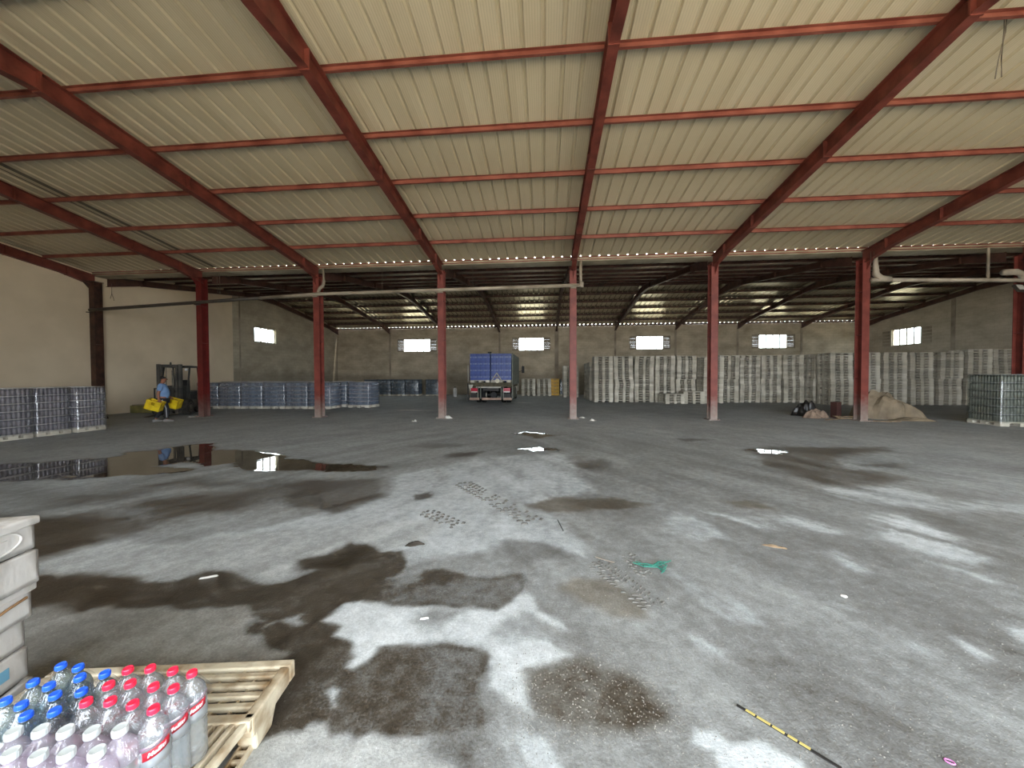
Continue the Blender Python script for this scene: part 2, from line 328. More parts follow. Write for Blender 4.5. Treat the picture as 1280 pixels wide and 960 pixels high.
def floor_mat():
    m = bpy.data.materials.new('stained_concrete_floor'); m.use_nodes = True; nt = m.node_tree; p = nt.nodes['Principled BSDF']; L = nt.links.new
    N = nt.nodes.new
    def attr(n): a = N('ShaderNodeAttribute'); a.attribute_name = n; return a.outputs['Fac']
    def math_(op, a, b=None, clamp=False):
        k = N('ShaderNodeMath'); k.operation = op; k.use_clamp = clamp
        for i, v in enumerate((a, b)):
            if v is None: continue
            if isinstance(v, (int, float)): k.inputs[i].default_value = v
            else: L(v, k.inputs[i])
        return k.outputs[0]
    g = N('ShaderNodeNewGeometry'); tone, brown, pool = attr('tone'), attr('brown'), attr('pool')
    def noise(sc, det=5, rough=.6):
        k = N('ShaderNodeTexNoise'); k.inputs['Scale'].default_value = sc; k.inputs['Detail'].default_value = det; k.inputs['Roughness'].default_value = rough
        L(g.outputs['Position'], k.inputs['Vector']); return k.outputs['Fac']
    n1, n2, n3 = noise(1.7, 6, .65), noise(11, 5, .7), noise(70, 3, .7)
    v = N('ShaderNodeTexVoronoi'); v.inputs['Scale'].default_value = 55; L(g.outputs['Position'], v.inputs['Vector'])
    t = math_('ADD', tone, math_('MULTIPLY', math_('SUBTRACT', n1, .5), .30))
    t = math_('ADD', t, math_('MULTIPLY', math_('SUBTRACT', n2, .5), .5))
    t = math_('ADD', t, math_('MULTIPLY', math_('SUBTRACT', n3, .5), .42))
    pk = math_('LESS_THAN', v.outputs['Distance'], .13)
    pk = math_('MULTIPLY', pk, math_('GREATER_THAN', n2, .53))
    t = math_('ADD', t, math_('MULTIPLY', pk, .18))
    r = N('ShaderNodeValToRGB'); cr = r.color_ramp
    stops = [(.0, (44, 39, 32)), (.18, (70, 65, 58)), (.42, (118, 120, 119)), (.62, (150, 154, 154)), (.82, (184, 189, 190)), (1., (214, 218, 219))]
    cr.elements[0].position = 0; cr.elements[0].color = (*lin(stops[0][1]), 1); cr.elements[1].position = 1; cr.elements[1].color = (*lin(stops[-1][1]), 1)
    for ps, c in stops[1:-1]: e = cr.elements.new(ps); e.color = (*lin(c), 1)
    L(t, r.inputs['Fac'])
    mx = N('ShaderNodeMix'); mx.data_type = 'RGBA'; mx.blend_type = 'MULTIPLY'
    L(math_('MULTIPLY', brown, 1.0, True), mx.inputs['Factor']); L(r.outputs['Color'], mx.inputs['A']); mx.inputs['B'].default_value = (.94, .80, .62, 1)
    L(mx.outputs['Result'], p.inputs['Base Color'])
    rg = N('ShaderNodeMapRange'); rg.inputs['From Min'].default_value = .05; rg.inputs['From Max'].default_value = .5; rg.inputs['To Min'].default_value = .3; rg.inputs['To Max'].default_value = .85
    L(t, rg.inputs['Value'])
    pw = math_('MULTIPLY', math_('SUBTRACT', pool, .55), 4., True)
    k = N('ShaderNodeMix'); k.data_type = 'FLOAT'; L(pw, k.inputs['Factor']); L(rg.outputs[0], k.inputs['A']); k.inputs['B'].default_value = .02
    L(k.outputs['Result'], p.inputs['Roughness'])
    b = N('ShaderNodeBump'); b.inputs['Distance'].default_value = .02
    L(math_('MULTIPLY', math_('SUBTRACT', 1., pw), .35), b.inputs['Strength'])
    L(math_('ADD', math_('ADD', math_('MULTIPLY', n2, .8), math_('MULTIPLY', n3, .35)), math_('MULTIPLY', pk, .25)), b.inputs['Height'])
    L(b.outputs[0], p.inputs['Normal'])
    return m
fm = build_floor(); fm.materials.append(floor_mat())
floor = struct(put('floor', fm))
b = MB(); b.box(-120, 120, -90, 110, -.4, -.05)
struct(b.build('ground', GROUND))

# ------------------------------------------------------------------ walls with window openings
def wall_mb(u0, u1, top, holes, thick, place, extra=()):
    """strips along u; place(u, d, z) gives the point d into the wall"""
    us = sorted(set([u0, u1] + [h for H in holes for h in H[:2]] + list(extra))); b = MB()
    def piece(a, c, z0a, z0c, z1a, z1c):
        vs = [place(a,0,z0a), place(c,0,z0c), place(c,thick,z0c), place(a,thick,z0a), place(a,0,z1a), place(c,0,z1c), place(c,thick,z1c), place(a,thick,z1a)]
        b.add(vs, [(0,3,2,1),(4,5,6,7),(0,1,5,4),(1,2,6,5),(2,3,7,6),(3,0,4,7)])
    for a, c in zip(us[:-1], us[1:]):
        H = [h for h in holes if h[0] <= a+1e-6 and h[1] >= c-1e-6]
        if H:
            h = H[0]
            if h[2] > 0: piece(a, c, 0, 0, h[2], h[2])
            piece(a, c, h[3], h[3], top(a), top(c))
        else: piece(a, c, 0, 0, top(a), top(c))
    return b
def block_wall_mat(name, low, high, zband, light, axis):
    """rendered hollow-block wall: faint courses and joints, darker band along the foot"""
    m = bpy.data.materials.new(name); m.use_nodes = True; nt = m.node_tree; p = nt.nodes['Principled BSDF']; L = nt.links.new; N = nt.nodes.new
    g = N('ShaderNodeNewGeometry'); sp = N('ShaderNodeSeparateXYZ'); L(g.outputs['Position'], sp.inputs[0])
    cb = N('ShaderNodeCombineXYZ'); L(sp.outputs[axis], cb.inputs[0]); L(sp.outputs[2], cb.inputs[1])
    br = N('ShaderNodeTexBrick'); br.inputs['Scale'].default_value = 1; br.inputs['Brick Width'].default_value = .42; br.inputs['Row Height'].default_value = .21; br.inputs['Mortar Size'].default_value = .012; br.inputs['Mortar Smooth'].default_value = .6
    br.inputs['Color1'].default_value = (1,1,1,1); br.inputs['Color2'].default_value = (.9,.9,.9,1); br.inputs['Mortar'].default_value = (.72,.72,.72,1); L(cb.outputs[0], br.inputs['Vector'])
    n = N('ShaderNodeTexNoise'); n.inputs['Scale'].default_value = .8; n.inputs['Detail'].default_value = 7; n.inputs['Roughness'].default_value = .65
    mp = N('ShaderNodeMapping'); mp.inputs['Scale'].default_value = (1, 1, 1.8); L(g.outputs['Position'], mp.inputs[0]); L(mp.outputs[0], n.inputs['Vector'])
    r = N('ShaderNodeValToRGB'); r.color_ramp.elements[0].position = .3; r.color_ramp.elements[1].position = .68
    r.color_ramp.elements[0].color = (*lin(low), 1); r.color_ramp.elements[1].color = (*lin(high), 1); L(n.outputs['Fac'], r.inputs[0])
    mx = N('ShaderNodeMix'); mx.data_type = 'RGBA'; mx.blend_type = 'MULTIPLY'; mx.inputs['Factor'].default_value = .55
    L(r.outputs[0], mx.inputs['A']); L(br.outputs['Color'], mx.inputs['B'])
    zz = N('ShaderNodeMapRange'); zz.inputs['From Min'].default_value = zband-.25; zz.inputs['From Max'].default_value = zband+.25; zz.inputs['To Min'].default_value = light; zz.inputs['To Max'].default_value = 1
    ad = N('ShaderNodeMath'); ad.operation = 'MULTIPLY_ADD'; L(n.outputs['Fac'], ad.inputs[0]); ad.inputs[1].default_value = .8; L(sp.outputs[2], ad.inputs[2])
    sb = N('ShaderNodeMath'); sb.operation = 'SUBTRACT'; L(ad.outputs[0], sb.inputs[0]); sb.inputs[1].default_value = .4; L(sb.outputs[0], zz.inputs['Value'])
    m2 = N('ShaderNodeMix'); m2.data_type = 'RGBA'; m2.blend_type = 'MULTIPLY'; m2.inputs['Factor'].default_value = 1
    L(mx.outputs['Result'], m2.inputs['A']); L(zz.outputs[0], m2.inputs['B']); L(m2.outputs['Result'], p.inputs['Base Color'])
    p.inputs['Roughness'].default_value = .92
    b = N('ShaderNodeBump'); b.inputs['Strength'].default_value = .5; b.inputs['Distance'].default_value = .02; L(br.outputs['Color'], b.inputs['Height']); L(b.outputs[0], p.inputs['Normal'])
    return m
wtop = lambda y: roofz(y)+.0
WZ0, WZ1 = 3.85, 5.0
BACKW = [(-11.45, 2.4), (-1.14, 2.1), (8.97, 2.15), (18.9, 2.15)]      # centre and clear width
SIDE = .62
LW = (22.53, 24.45, 3.95, 4.94); RW = (27.95, 30.1, 3.78, 5.0)
DOORL = []
DOORR = []      # open loading doors in the side walls
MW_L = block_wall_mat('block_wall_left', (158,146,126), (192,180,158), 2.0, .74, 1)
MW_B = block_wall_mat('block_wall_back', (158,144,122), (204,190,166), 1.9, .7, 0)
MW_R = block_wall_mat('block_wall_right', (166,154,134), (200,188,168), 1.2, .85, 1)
yb = [YF, YR1, YC, YV, YR2]
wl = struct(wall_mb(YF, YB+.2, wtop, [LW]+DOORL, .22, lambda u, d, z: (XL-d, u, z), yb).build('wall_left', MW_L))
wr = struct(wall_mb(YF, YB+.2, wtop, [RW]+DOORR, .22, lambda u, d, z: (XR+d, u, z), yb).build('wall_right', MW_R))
holes = [(c-w/2-SIDE, c+w/2+SIDE, WZ0, WZ1) for c, w in BACKW]
wb = struct(wall_mb(XL-.2, XR+.2, lambda u: ZE-.115, holes, .22, lambda u, d, z: (u, YB+d, z)).build('wall_back', MW_B))
struct(wall_mb(XL-.2, -5.0, lambda u: roofz(YF)+.0, [], .22, lambda u, d, z: (u, YF-d, z)).build('wall_front_added', MW_B))  # unseen wall added behind the camera to shade the left ceiling and foreground
struct(wall_mb(13.5, XR+.2, lambda u: roofz(YF)+.0, [], .22, lambda u, d, z: (u, YF-d, z)).build('wall_front_added', MW_B))  # second unseen wall, added to dim the right side of the hall
# plastered stretch of the left wall, 2 cm proud of the blocks
pl = wall_mb(4.2, 20.8, lambda y: wtop(y)-.03, [], .03, lambda u, d, z: (XL+.03-d, u, z), [YR1, YC, YV])
pl.build('plaster_coat', PLASTER, wl)
# concrete posts let into the back and side walls under each rafter
for k in range(1, NB):
    w = .34 if k == 4 else .16
    MB().box(colx[k]-w/2, colx[k]+w/2, YB-.035, YB+.02, 0, ZE-.3).build('pilaster', CONC, wb)
for y in (18.4, 25.9): MB().box(XR-.035, XR+.02, y-.12, y+.12, 0, roofz(y)-.4).build('pilaster', CONC, wr)
for y in (23.05-1.7,): MB().box(XL-.02, XL+.02, y-.05, y+.05, 0, roofz(y)-.4).build('pilaster', CONC, wl)

GLASS = film_mat('window_glass', (.93, .97, .95), .9, rough=.03, bump=.02)
BAR = mat('window_bar_paint', (122, 112, 98), .5)
def window(n, place, u0, u1, z0, z1, nbars, louvre):
    """frame, dividing bars and panes; louvred block panels at both sides where there are any"""
    w = bpy.data.objects.new('window_%d' % n, None); COL.objects.link(w); w['kind'] = 'structure'
    def bx(b, a, c, d0, d1, za, zb):
        ps = [place(a,d0,za), place(c,d0,za), place(c,d1,za), place(a,d1,za), place(a,d0,zb), place(c,d0,zb), place(c,d1,zb), place(a,d1,zb)]
        b.add(ps, [(0,3,2,1),(4,5,6,7),(0,1,5,4),(1,2,6,5),(2,3,7,6),(3,0,4,7)])
    a0, a1 = (u0-SIDE, u1+SIDE) if louvre else (u0, u1)
    b = MB()
    bx(b, a0, a1, .06, .14, z0, z0+.05); bx(b, a0, a1, .06, .14, z1-.05, z1)
    for u in ([a0, u0-.05, u1, a1-.05] if louvre else [a0, a1-.05]): bx(b, u, u+.05, .06, .14, z0+.05, z1-.05)
    b.build('window_frame', FRAME, w)
    for i in range(1, nbars):
        b = MB(); u = u0+(u1-u0)*i/nbars; bx(b, u-.035, u+.035, .07, .12, z0+.05, z1-.05); b.build('window_bar', BAR, w)
    for i in range(nbars):
        b = MB(); c0 = u0+(u1-u0)*i/nbars; c1 = u0+(u1-u0)*(i+1)/nbars
        bx(b, c0+.03, c1-.03, .092, .097, z0+.06, z1-.06); b.build('pane', GLASS, w)
    if louvre:
        for (c0, c1) in ((a0+.05, u0-.05), (u1+.05, a1-.05)):
            for i in range(7):
                b = MB(); z = z0+.05+(z1-z0-.1)*i/7; h = (z1-z0-.1)/7
                bx(b, c0, c1, .05+.02*(i % 2), .13, z+.004, z+h-.004); b.build('slat', CONC, w)
window(1, lambda u, d, z: (XL-d, u, z), *LW, 3, False)
for i, (c, w_) in enumerate(BACKW):
    window(2+i, lambda u, d, z: (u, YB+d, z), c-w_/2, c+w_/2, WZ0, WZ1, 4, True)
    portal((c, YB+.25, (WZ0+WZ1)/2), w_+.1, WZ1-WZ0+.1, (0, -1, 0))
window(6, lambda u, d, z: (XR+d, u, z), *RW, 4, False)
for D in DOORR: portal((XR+.27, (D[0]+D[1])/2, 2.35), D[1]-D[0], 4.7, (-1, 0, 0))
for D in DOORL: portal((XL-.27, (D[0]+D[1])/2, 2.35), D[1]-D[0], 4.7, (1, 0, 0))
portal((XL-.27, (LW[0]+LW[1])/2, 4.45), 2.1, 1.1, (1, 0, 0)); portal((XR+.27, 29.0, 4.4), 2.3, 1.3, (-1, 0, 0))
for y0 in (RW[0]-.75, RW[1]+.12):
    b = MB()
    for i in range(5): b.box(XR-.012, XR+.02, y0, y0+.6, RW[2]+.02+i*.235, RW[2]+.235+i*.235-.03)
    b.build('infill_panel', CONC, wr)

# ------------------------------------------------------------------ roof: sheets, purlins, rafters
def sheet_mat(name, rgb, rgb2, rough, coat=0.):
    m = mat(name, rgb, rough, rgb2=rgb2, scale=.6, coat=coat); nt = m.node_tree; p = nt.nodes['Principled BSDF']
    tc = nt.nodes.new('ShaderNodeTexCoord'); w = nt.nodes.new('ShaderNodeTexWave'); w.wave_type = 'BANDS'; w.bands_direction = 'X'
    w.inputs['Scale'].default_value = 7.4; w.inputs['Distortion'].default_value = .25; w.inputs['Detail'].default_value = 1
    nt.links.new(tc.outputs['Object'], w.inputs['Vector'])
    src = p.inputs['Base Color'].links[0].from_socket; rp = nt.nodes.new('ShaderNodeMapRange'); rp.inputs['From Min'].default_value = 0; rp.inputs['From Max'].default_value = .25; rp.inputs['To Min'].default_value = .84; rp.inputs['To Max'].default_value = 1
    nt.links.new(w.outputs['Fac'], rp.inputs['Value']); mx = nt.nodes.new('ShaderNodeMix'); mx.data_type = 'RGBA'; mx.blend_type = 'MULTIPLY'; mx.inputs['Factor'].default_value = 1
    nt.links.new(src, mx.inputs['A']); nt.links.new(rp.outputs[0], mx.inputs['B']); nt.links.new(mx.outputs['Result'], p.inputs['Base Color'])  # shade of the fine grooves painted as darker lines in the base colour
    b = nt.nodes.new('ShaderNodeBump'); b.inputs['Strength'].default_value = .22; b.inputs['Distance'].default_value = .006
    nt.links.new(w.outputs['Fac'], b.inputs['Height']); nt.links.new(b.outputs[0], p.inputs['Normal'])
    return m
SHEET = sheet_mat('cream_sheet', (202, 190, 162), (192, 179, 150), .42)
SHEETB = sheet_mat('back_bay_sheet', (206, 198, 180), (186, 176, 154), .26)
SHEETC = sheet_mat('rising_back_sheet', (206, 198, 180), (186, 176, 154), .42)
SHEETC.node_tree.nodes['Principled BSDF'].inputs['Metallic'].default_value = .8
SHEETB.node_tree.nodes['Principled BSDF'].inputs['Metallic'].default_value = .8
ceil = bpy.data.objects.new('ceiling', None); COL.objects.link(ceil); struct(ceil)
NS = 44; SW = (XR-XL)/NS
def sheet_mesh(sl, m):
    (ya, za, yb_, zb) = sl; pts = [(0, 0)]; hr = .045
    for i in range(3):
        c = SW*(i+.5)/3; pts += [(c-.042, 0), (c-.016, hr), (c+.016, hr), (c+.042, 0)]
    pts.append((SW, 0)); n = len(pts); b = MB(); vs = []
    for (y, z) in ((ya, za), (yb_, zb)):
        for dz in (0, .006):
            for (x, h) in pts: vs.append((x, y, z+h+dz))
    fs = []
    for i in range(n-1): fs += [(i, 2*n+i, 2*n+i+1, i+1), (n+i, n+i+1, 3*n+i+1, 3*n+i), (i, i+1, n+i+1, n+i), (2*n+i, 3*n+i, 3*n+i+1, 2*n+i+1)]
    fs += [(0, n, 3*n, 2*n), (n-1, 3*n-1, 4*n-1, 2*n-1)]
    b.add(vs, fs); return b.mesh('roof_sheet', m)
def stations(sl, off, deep):
    (ya, za, yb_, zb) = sl; out = []
    for t, d in deep: out.append((ya+(yb_-ya)*t, za+(zb-za)*t-off, d))
    return out
def rafter_mesh(sl, deep, splices, m):
    st = stations(sl, .125, deep); b = MB(); t = .014
    b.strip([(y, z, z-t) for y, z, d in st], -.085, .085)
    b.strip([(y, z-t, z-d+t) for y, z, d in st], -.008, .008)
    b.strip([(y, z-d+t, z-d) for y, z, d in st], -.085, .085)
    for f in splices:
        y = sl[0]+(sl[2]-sl[0])*f; z = sl[1]+(sl[3]-sl[1])*f-.125
        d = np.interp(f, [q[0] for q in deep], [q[1] for q in deep])
        b.box(-.09, .09, y-.015, y+.015, z-d-.012, z)
    return b.mesh('rafter', m)
DEEP_A = [(0, .56), (.12, .34), (.88, .33), (1., .46)]
PUR = [0, 1.58*1.0, 3.14, 4.67, 6.17, 7.66, 9.08]
PUR = [0.0, 1.584, 3.138, 4.666, 6.171, 7.658]
for si, sl in enumerate(SLOPES):
    me = sheet_mesh(sl, SHEET if si < 2 else SHEETC if si == 2 else SHEETB)
    for i in range(NS): put('roof_sheet', me, ceil, (XL+i*SW, 0, 0))
    sg = 1 if sl[2] > sl[0] else -1
    deep = DEEP_A if si < 2 else [(0, .42), (.15, .27), (.85, .26), (1., .42)]
    rm = rafter_mesh(sl, deep, [.125, .42, .72, .9] if si < 2 else [.16, .5, .84], RED if si < 2 else BRN)
    for k in range(NB+1):
        x = colx[k] + (.1 if k == 0 else -.1 if k == NB else 0)
        put('rafter', rm, ceil, (x, 0, 0))
    L = abs(sl[2]-sl[0]); sc = 1 if si < 3 else .985
    ylist = [sl[2]-sg*d*L/9.225 for d in PUR]+[sl[0]+sg*.12]
    pm = MB(); pm.box(XL+.02, XR-.02, -.005, 0, 0, .115); pm.box(XL+.02, XR-.02, -.055, 0, -.002, .006); pm.box(XL+.02, XR-.02, -.055, 0, .109, .115); pm.box(XL+.02, XR-.02, -.055, -.05, 0, .022)
    pm = pm.mesh('purlin', PURL if si < 2 else BRN)
    for j, y in enumerate(ylist):
        y += .03 if j else (-.02 if sg > 0 else .06)
        z = roofz(y if si != 2 or y > YV else YV)
        if si == 2: z = ZR2-SL*(YR2-y)
        put('purlin', pm, ceil, (0, y, z-.118-(.0 if j == 0 and si == 3 else 0)))
for (y, z) in ((YR1, ZR1), (YR2, ZR2)):
    b = MB(); b.strip([(y-.3, z+.05-.3*SL, z+.045-.3*SL), (y, z+.06, z+.055), (y+.3, z+.05-.3*SL, z+.045-.3*SL)], XL, XR); b.build('ridge_cap', SHEET, ceil)
b = MB()
b.box(XL, XR, YC-.03, YC-.02, ZE-.14, ZE-.03); b.box(XL, XR, YC-.03, YV+.08, ZE-.15, ZE-.14); b.box(XL, XR, YV+.07, YV+.08, ZE-.14, ZE-.03)
b.build('gutter', GUTTER, ceil)
# darker strips along one rib near the second rafter
DKS = mat('dark_roof_strip', (112, 104, 88), .6)
for x, w in ((colx[1]+.62, .16), (colx[1]+.42, .05)):
    b = MB(); b.strip([(YR1+.1, ZR1-.013*0-.1*SL-.002, ZR1-.1*SL-.008), (YC-.15, ZE+.15*SL-.002, ZE+.15*SL-.008)], x, x+w); b.build('dark_strip', DKS, ceil)

# ------------------------------------------------------------------ steel columns
def col_mat(name, a, a2, foot, hfoot=.9):
    m = mat(name, a, .55, rgb2=a2, scale=3, bump=.08); nt = m.node_tree; p = nt.nodes['Principled BSDF']
    src = p.inputs['Base Color'].links[0].from_socket
    g = nt.nodes.new('ShaderNodeNewGeometry'); sp = nt.nodes.new('ShaderNodeSeparateXYZ'); nt.links.new(g.outputs['Position'], sp.inputs[0])
    n = nt.nodes.new('ShaderNodeTexNoise'); n.inputs['Scale'].default_value = 7; nt.links.new(g.outputs['Position'], n.inputs['Vector'])
    k = nt.nodes.new('ShaderNodeMath'); k.operation = 'MULTIPLY_ADD'; nt.links.new(n.outputs['Fac'], k.inputs[0]); k.inputs[1].default_value = -.9; nt.links.new(sp.outputs[2], k.inputs[2])
    r = nt.nodes.new('ShaderNodeMapRange'); r.inputs['From Min'].default_value = -.4; r.inputs['From Max'].default_value = hfoot-.45; r.inputs['To Min'].default_value = .85; r.inputs['To Max'].default_value = 0
    nt.links.new(k.outputs[0], r.inputs['Value'])
    mx = nt.nodes.new('ShaderNodeMix'); mx.data_type = 'RGBA'; nt.links.new(r.outputs[0], mx.inputs['Factor']); nt.links.new(src, mx.inputs['A']); mx.inputs['B'].default_value = (*lin(foot), 1)
    nt.links.new(mx.outputs['Result'], p.inputs['Base Color']); return m
COLM = col_mat('column_paint', (124, 60, 50), (100, 44, 36), (140, 130, 120))
COLD = col_mat('column_paint_dark', (104, 32, 27), (86, 24, 20), (112, 92, 84))
COLR = col_mat('column_rusted', (84, 56, 42), (50, 34, 26), (110, 100, 90))
CL = ['rust brown steel column standing against the beige plastered wall', 'dark red steel column standing beside the forklift',
      'red steel column with a drain elbow near its top in front of blue water pallets', 'red steel column standing just beside the loaded truck',
      'slim red steel column with a downpipe, between the truck and the pallet stacks', 'red steel column standing in front of the middle of the pallet stacks',
      'broad red steel column with a tarpaulin heaped against its foot', 'dark red steel column with a floodlight, cut by the picture edge']
for k in range(8):
    m = (COLR, COLD, COLM, COLM, COLM, COLM, COLM, COLM)[k]
    x = colx[k] + (.16 if k == 0 else 0); zt = ZE-.42
    t = thing('steel_column', CL[k], 'column', (x, YC-.02, 0), 0, 'row of steel columns')
    hw = .12; d = .15
    b = MB(); b.box(-hw, hw, -d, -d+.016, .02, zt); b.box(-hw, hw, d-.016, d, .02, zt); b.box(-.006, .006, -d+.016, d-.016, .02, zt); b.build('shaft', m, t)
    b = MB(); b.box(-.2, .2, -.22, .22, 0, .022)
    for sx in (-1, 1):
        for sy in (-1, 1): b.lathe([(.018, .022), (.018, .05)], 6, T(sx*.16, sy*.18, 0))
    b.build('base_plate', m, t)
    b = MB(); b.box(-.14, .14, -.2, .2, zt, zt+.02)
    b.add([(-.006,-d,zt), (.006,-d,zt), (.006,-d-.35,zt), (-.006,-d-.35,zt), (-.006,-d,zt-.4), (.006,-d,zt-.4)], [(0,1,2,3), (0,4,5,1), (3,2,5,4), (0,3,4), (1,5,2)])
    b.build('cap_plate', m, t)
    b = MB(); b.box(-.006, .006, -d+.016, d-.016, 2.9, 2.92)
    for z in (1.5, 3.0, 4.5): b.box(-hw+.01, hw-.01, -d+.016, d-.016, z, z+.012)
    b.build('stiffener', m, t)

# ------------------------------------------------------------------ pipes, wires, floodlight
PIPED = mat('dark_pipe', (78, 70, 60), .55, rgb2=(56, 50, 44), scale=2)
yp = YC-.25
t = thing('drain_pipe', 'long dusty drain pipe running from the beige wall across five columns', 'pipe', (0, 0, 0))
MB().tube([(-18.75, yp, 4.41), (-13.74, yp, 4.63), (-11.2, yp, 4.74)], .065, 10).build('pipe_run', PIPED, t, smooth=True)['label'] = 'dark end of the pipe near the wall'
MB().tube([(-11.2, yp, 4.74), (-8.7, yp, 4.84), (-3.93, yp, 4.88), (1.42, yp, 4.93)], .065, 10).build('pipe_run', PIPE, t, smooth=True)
MB().tube([(-8.55, yp, 5.82), (-8.55, yp, 5.28), (-8.58, yp, 5.16), (-8.72, yp, 5.06), (-8.78, yp, 4.9)], .065, 10).build('downpipe', PIPE, t, smooth=True)
MB().tube([(1.33, yp, 5.82), (1.33, yp, 4.9)], .055, 10).build('downpipe', PIPE, t, smooth=True)
MB().lathe([(.09, -.09), (.09, .09)], 10, T(1.36, yp, 4.93)).build('elbow', PIPE, t, smooth=False)
for k in (0, 1, 2, 3, 4):
    z = np.interp(colx[k], [-18.75, -13.74, -8.7, -3.93, 1.42], [4.41, 4.63, 4.84, 4.88, 4.93])
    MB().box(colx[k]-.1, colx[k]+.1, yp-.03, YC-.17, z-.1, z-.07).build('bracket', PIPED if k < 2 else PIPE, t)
for px in (478, 591):
    p = atY(px, 350, yp); MB().tube([(p.x, yp, 5.75), (p.x, yp, 4.9)], .008, 5).build('hanger_rod', WIRE, t)
t = thing('drain_pipe', 'dusty drain pipe running from the broad column past the floodlight', 'pipe', (0, 0, 0))
MB().tube([(11.15, yp, 4.86), (15.9, yp, 4.72), (20.5, yp, 4.66)], .065, 10).build('pipe_run', PIPE, t, smooth=True)
MB().tube([(11.28, yp, 5.82), (11.28, yp, 5.4), (11.3, yp, 5.05), (11.45, yp, 4.9), (11.75, yp, 4.86)], [.07, .07, .1, .11, .09], 10).build('downpipe', PIPE, t, smooth=True)
MB().tube([(15.2, yp, 5.0), (15.6, yp, 5.0), (15.78, yp, 4.92), (15.8, yp, 4.74)], [.1, .1, .1, .09], 10).build('elbow', PIPE, t, smooth=True)
MB().tube([(14.75, yp, 5.82), (14.75, yp, 4.74)], .04, 8).build('downpipe', PIPE, t, smooth=True)
t = thing('floodlight', 'small flat floodlight on a bracket on the dark red column', 'lamp', (15.5, YC-.42, 4.42))
MB().box(-.17, .17, -.05, .03, -.13, .13, euler(-.5, 0, .25)).build('housing', DKSTEEL, t)
MB().box(-.14, .14, -.062, -.05, -.1, .1, euler(-.5, 0, .25)).build('lens', mat('lamp_glass', (205, 200, 190), .15), t)
MB().tube([(.1, 0, 0), (.44, .24, .06)], .018, 6).build('bracket', DKSTEEL, t)
def hang(label, paths, r=.006, knob=None):
    b = MB()
    for p in paths: b.tube(p, r, 5)
    if knob: b.lathe([(.02, -.03), (.035, 0), (.02, .04)], 8, T(*knob))
    return tag(b.build('hanging_wire', WIRE, smooth=True), label, 'wire')
p = atY(1252, 98, 6.3); zt = roofz(6.3)-.05
hang('thin twisted wire hanging from the cream roof near the picture corner', [[(p.x+.02, 6.3, zt), (p.x+.02, 6.3, p.z+.75), (p.x-.01, 6.3, p.z+.3), (p.x+.0, 6.3, p.z+.02)], [(p.x+.07, 6.32, zt), (p.x+.05, 6.31, p.z+.7), (p.x-.05, 6.3, p.z+.28), (p.x-.09, 6.3, p.z)]], .008)
p = atY(275, 366, YC-.3)
hang('pair of wires with a white insulator hanging beside the forklift column', [[(p.x, YC-.3, 5.75), (p.x, YC-.3, p.z)], [(p.x-.12, YC-.3, 5.75), (p.x-.1, YC-.3, p.z)]], .006, (p.x, YC-.3, p.z))
p = atY(140, 376, YC+.6)
hang('looped wire hanging in front of the beige wall by the rust brown column', [[(p.x, YC+.6, 5.7), (p.x, YC+.6, p.z+.3), (p.x-.08, YC+.6, p.z+.1), (p.x-.1, YC+.6, p.z)], [(p.x, YC+.6, p.z+.3), (p.x+.08, YC+.6, p.z+.1), (p.x+.1, YC+.6, p.z)]], .008)
p = atY(1088, 345, YC-.5)
hang('pair of thin wires hanging beside the broad red column', [[(p.x, YC-.5, 5.75), (p.x, YC-.5, p.z)], [(p.x+.1, YC-.5, 5.75), (p.x+.1, YC-.5, p.z+.1)]], .006)
# ------------------------------------------------------------------ pallets
PALM = mat('weathered_pallet', (206, 199, 182), .85, rgb2=(166, 158, 141), scale=2.5, bump=.2)
PALM2 = mat('pale_pallet', (218, 212, 197), .85, rgb2=(178, 171, 155), scale=2.5, bump=.2)
PALM3 = mat('grey_pallet', (192, 185, 169), .85, rgb2=(152, 145, 130), scale=2.5, bump=.2)
def pallet_mb(w=1.12, d=1.0, h=.14, gap=True):
    """deck boards on nine blocks on three skids; the long openings face y"""
    b = MB(); tk = h*.3; nb = 6
    for i in range(nb):
        y = -d/2 + d*(i+.5)/nb; b.box(-w/2, w/2, y-d/nb/2+.008, y+d/nb/2-.008, h-tk, h)
    for x in (-w/2+.118, 0, w/2-.118):
        hw = .118 if x else .078
        b.box(x-hw, x+hw, -d/2, d/2, 0, tk*.7)
        for y in (-d/2+.09, 0, d/2-.09): b.box(x-hw, x+hw, y-.09, y+.09, tk*.7, h-tk)
    return b
PAL = pallet_mb().mesh('shipping_pallet', PALM); PALB = pallet_mb().mesh('shipping_pallet', PALM2); PALC = pallet_mb().mesh('shipping_pallet', PALM3)
rnd = random.Random(5)
REST = {}
def add_mesh(mb, me, M, mi=0):
    mb.add([v.co for v in me.vertices], [tuple(p.vertices) for p in me.polygons], M, mi)
def stack(x, y, rz, n, where, group, rest=None, lean=0., z0=0., kink=None, h=.14):
    dx = dy = 0.
    for i in range(n):
        if i and rnd.random() < .12: dx = max(-.045, min(.045, dx+rnd.uniform(-.04, .04)))
        if kink and i == kink: dx = rnd.uniform(-.05, .05); dy += rnd.uniform(-.03, .03)
        px, py, rr = x+dx+rnd.uniform(-.01, .01)+lean*i*.0012, y+dy+rnd.uniform(-.01, .01), rz+rnd.uniform(-.012, .012)
        if rest is None: tag(put('shipping_pallet', rnd.choice((PAL, PAL, PALB, PALC)), None, (px, py, z0+i*h), rr), 'weathered pallet, %s from the floor in the %s' % (ORD24[i], where) if i else 'weathered pallet on the floor under the %s' % where, 'pallet', group)
        else: add_mesh(REST.setdefault(rest, MB()), PAL, T(px, py, z0+i*h) @ Matrix.Rotation(rr, 4, 'Z'), rnd.choice((0, 0, 1, 2)))
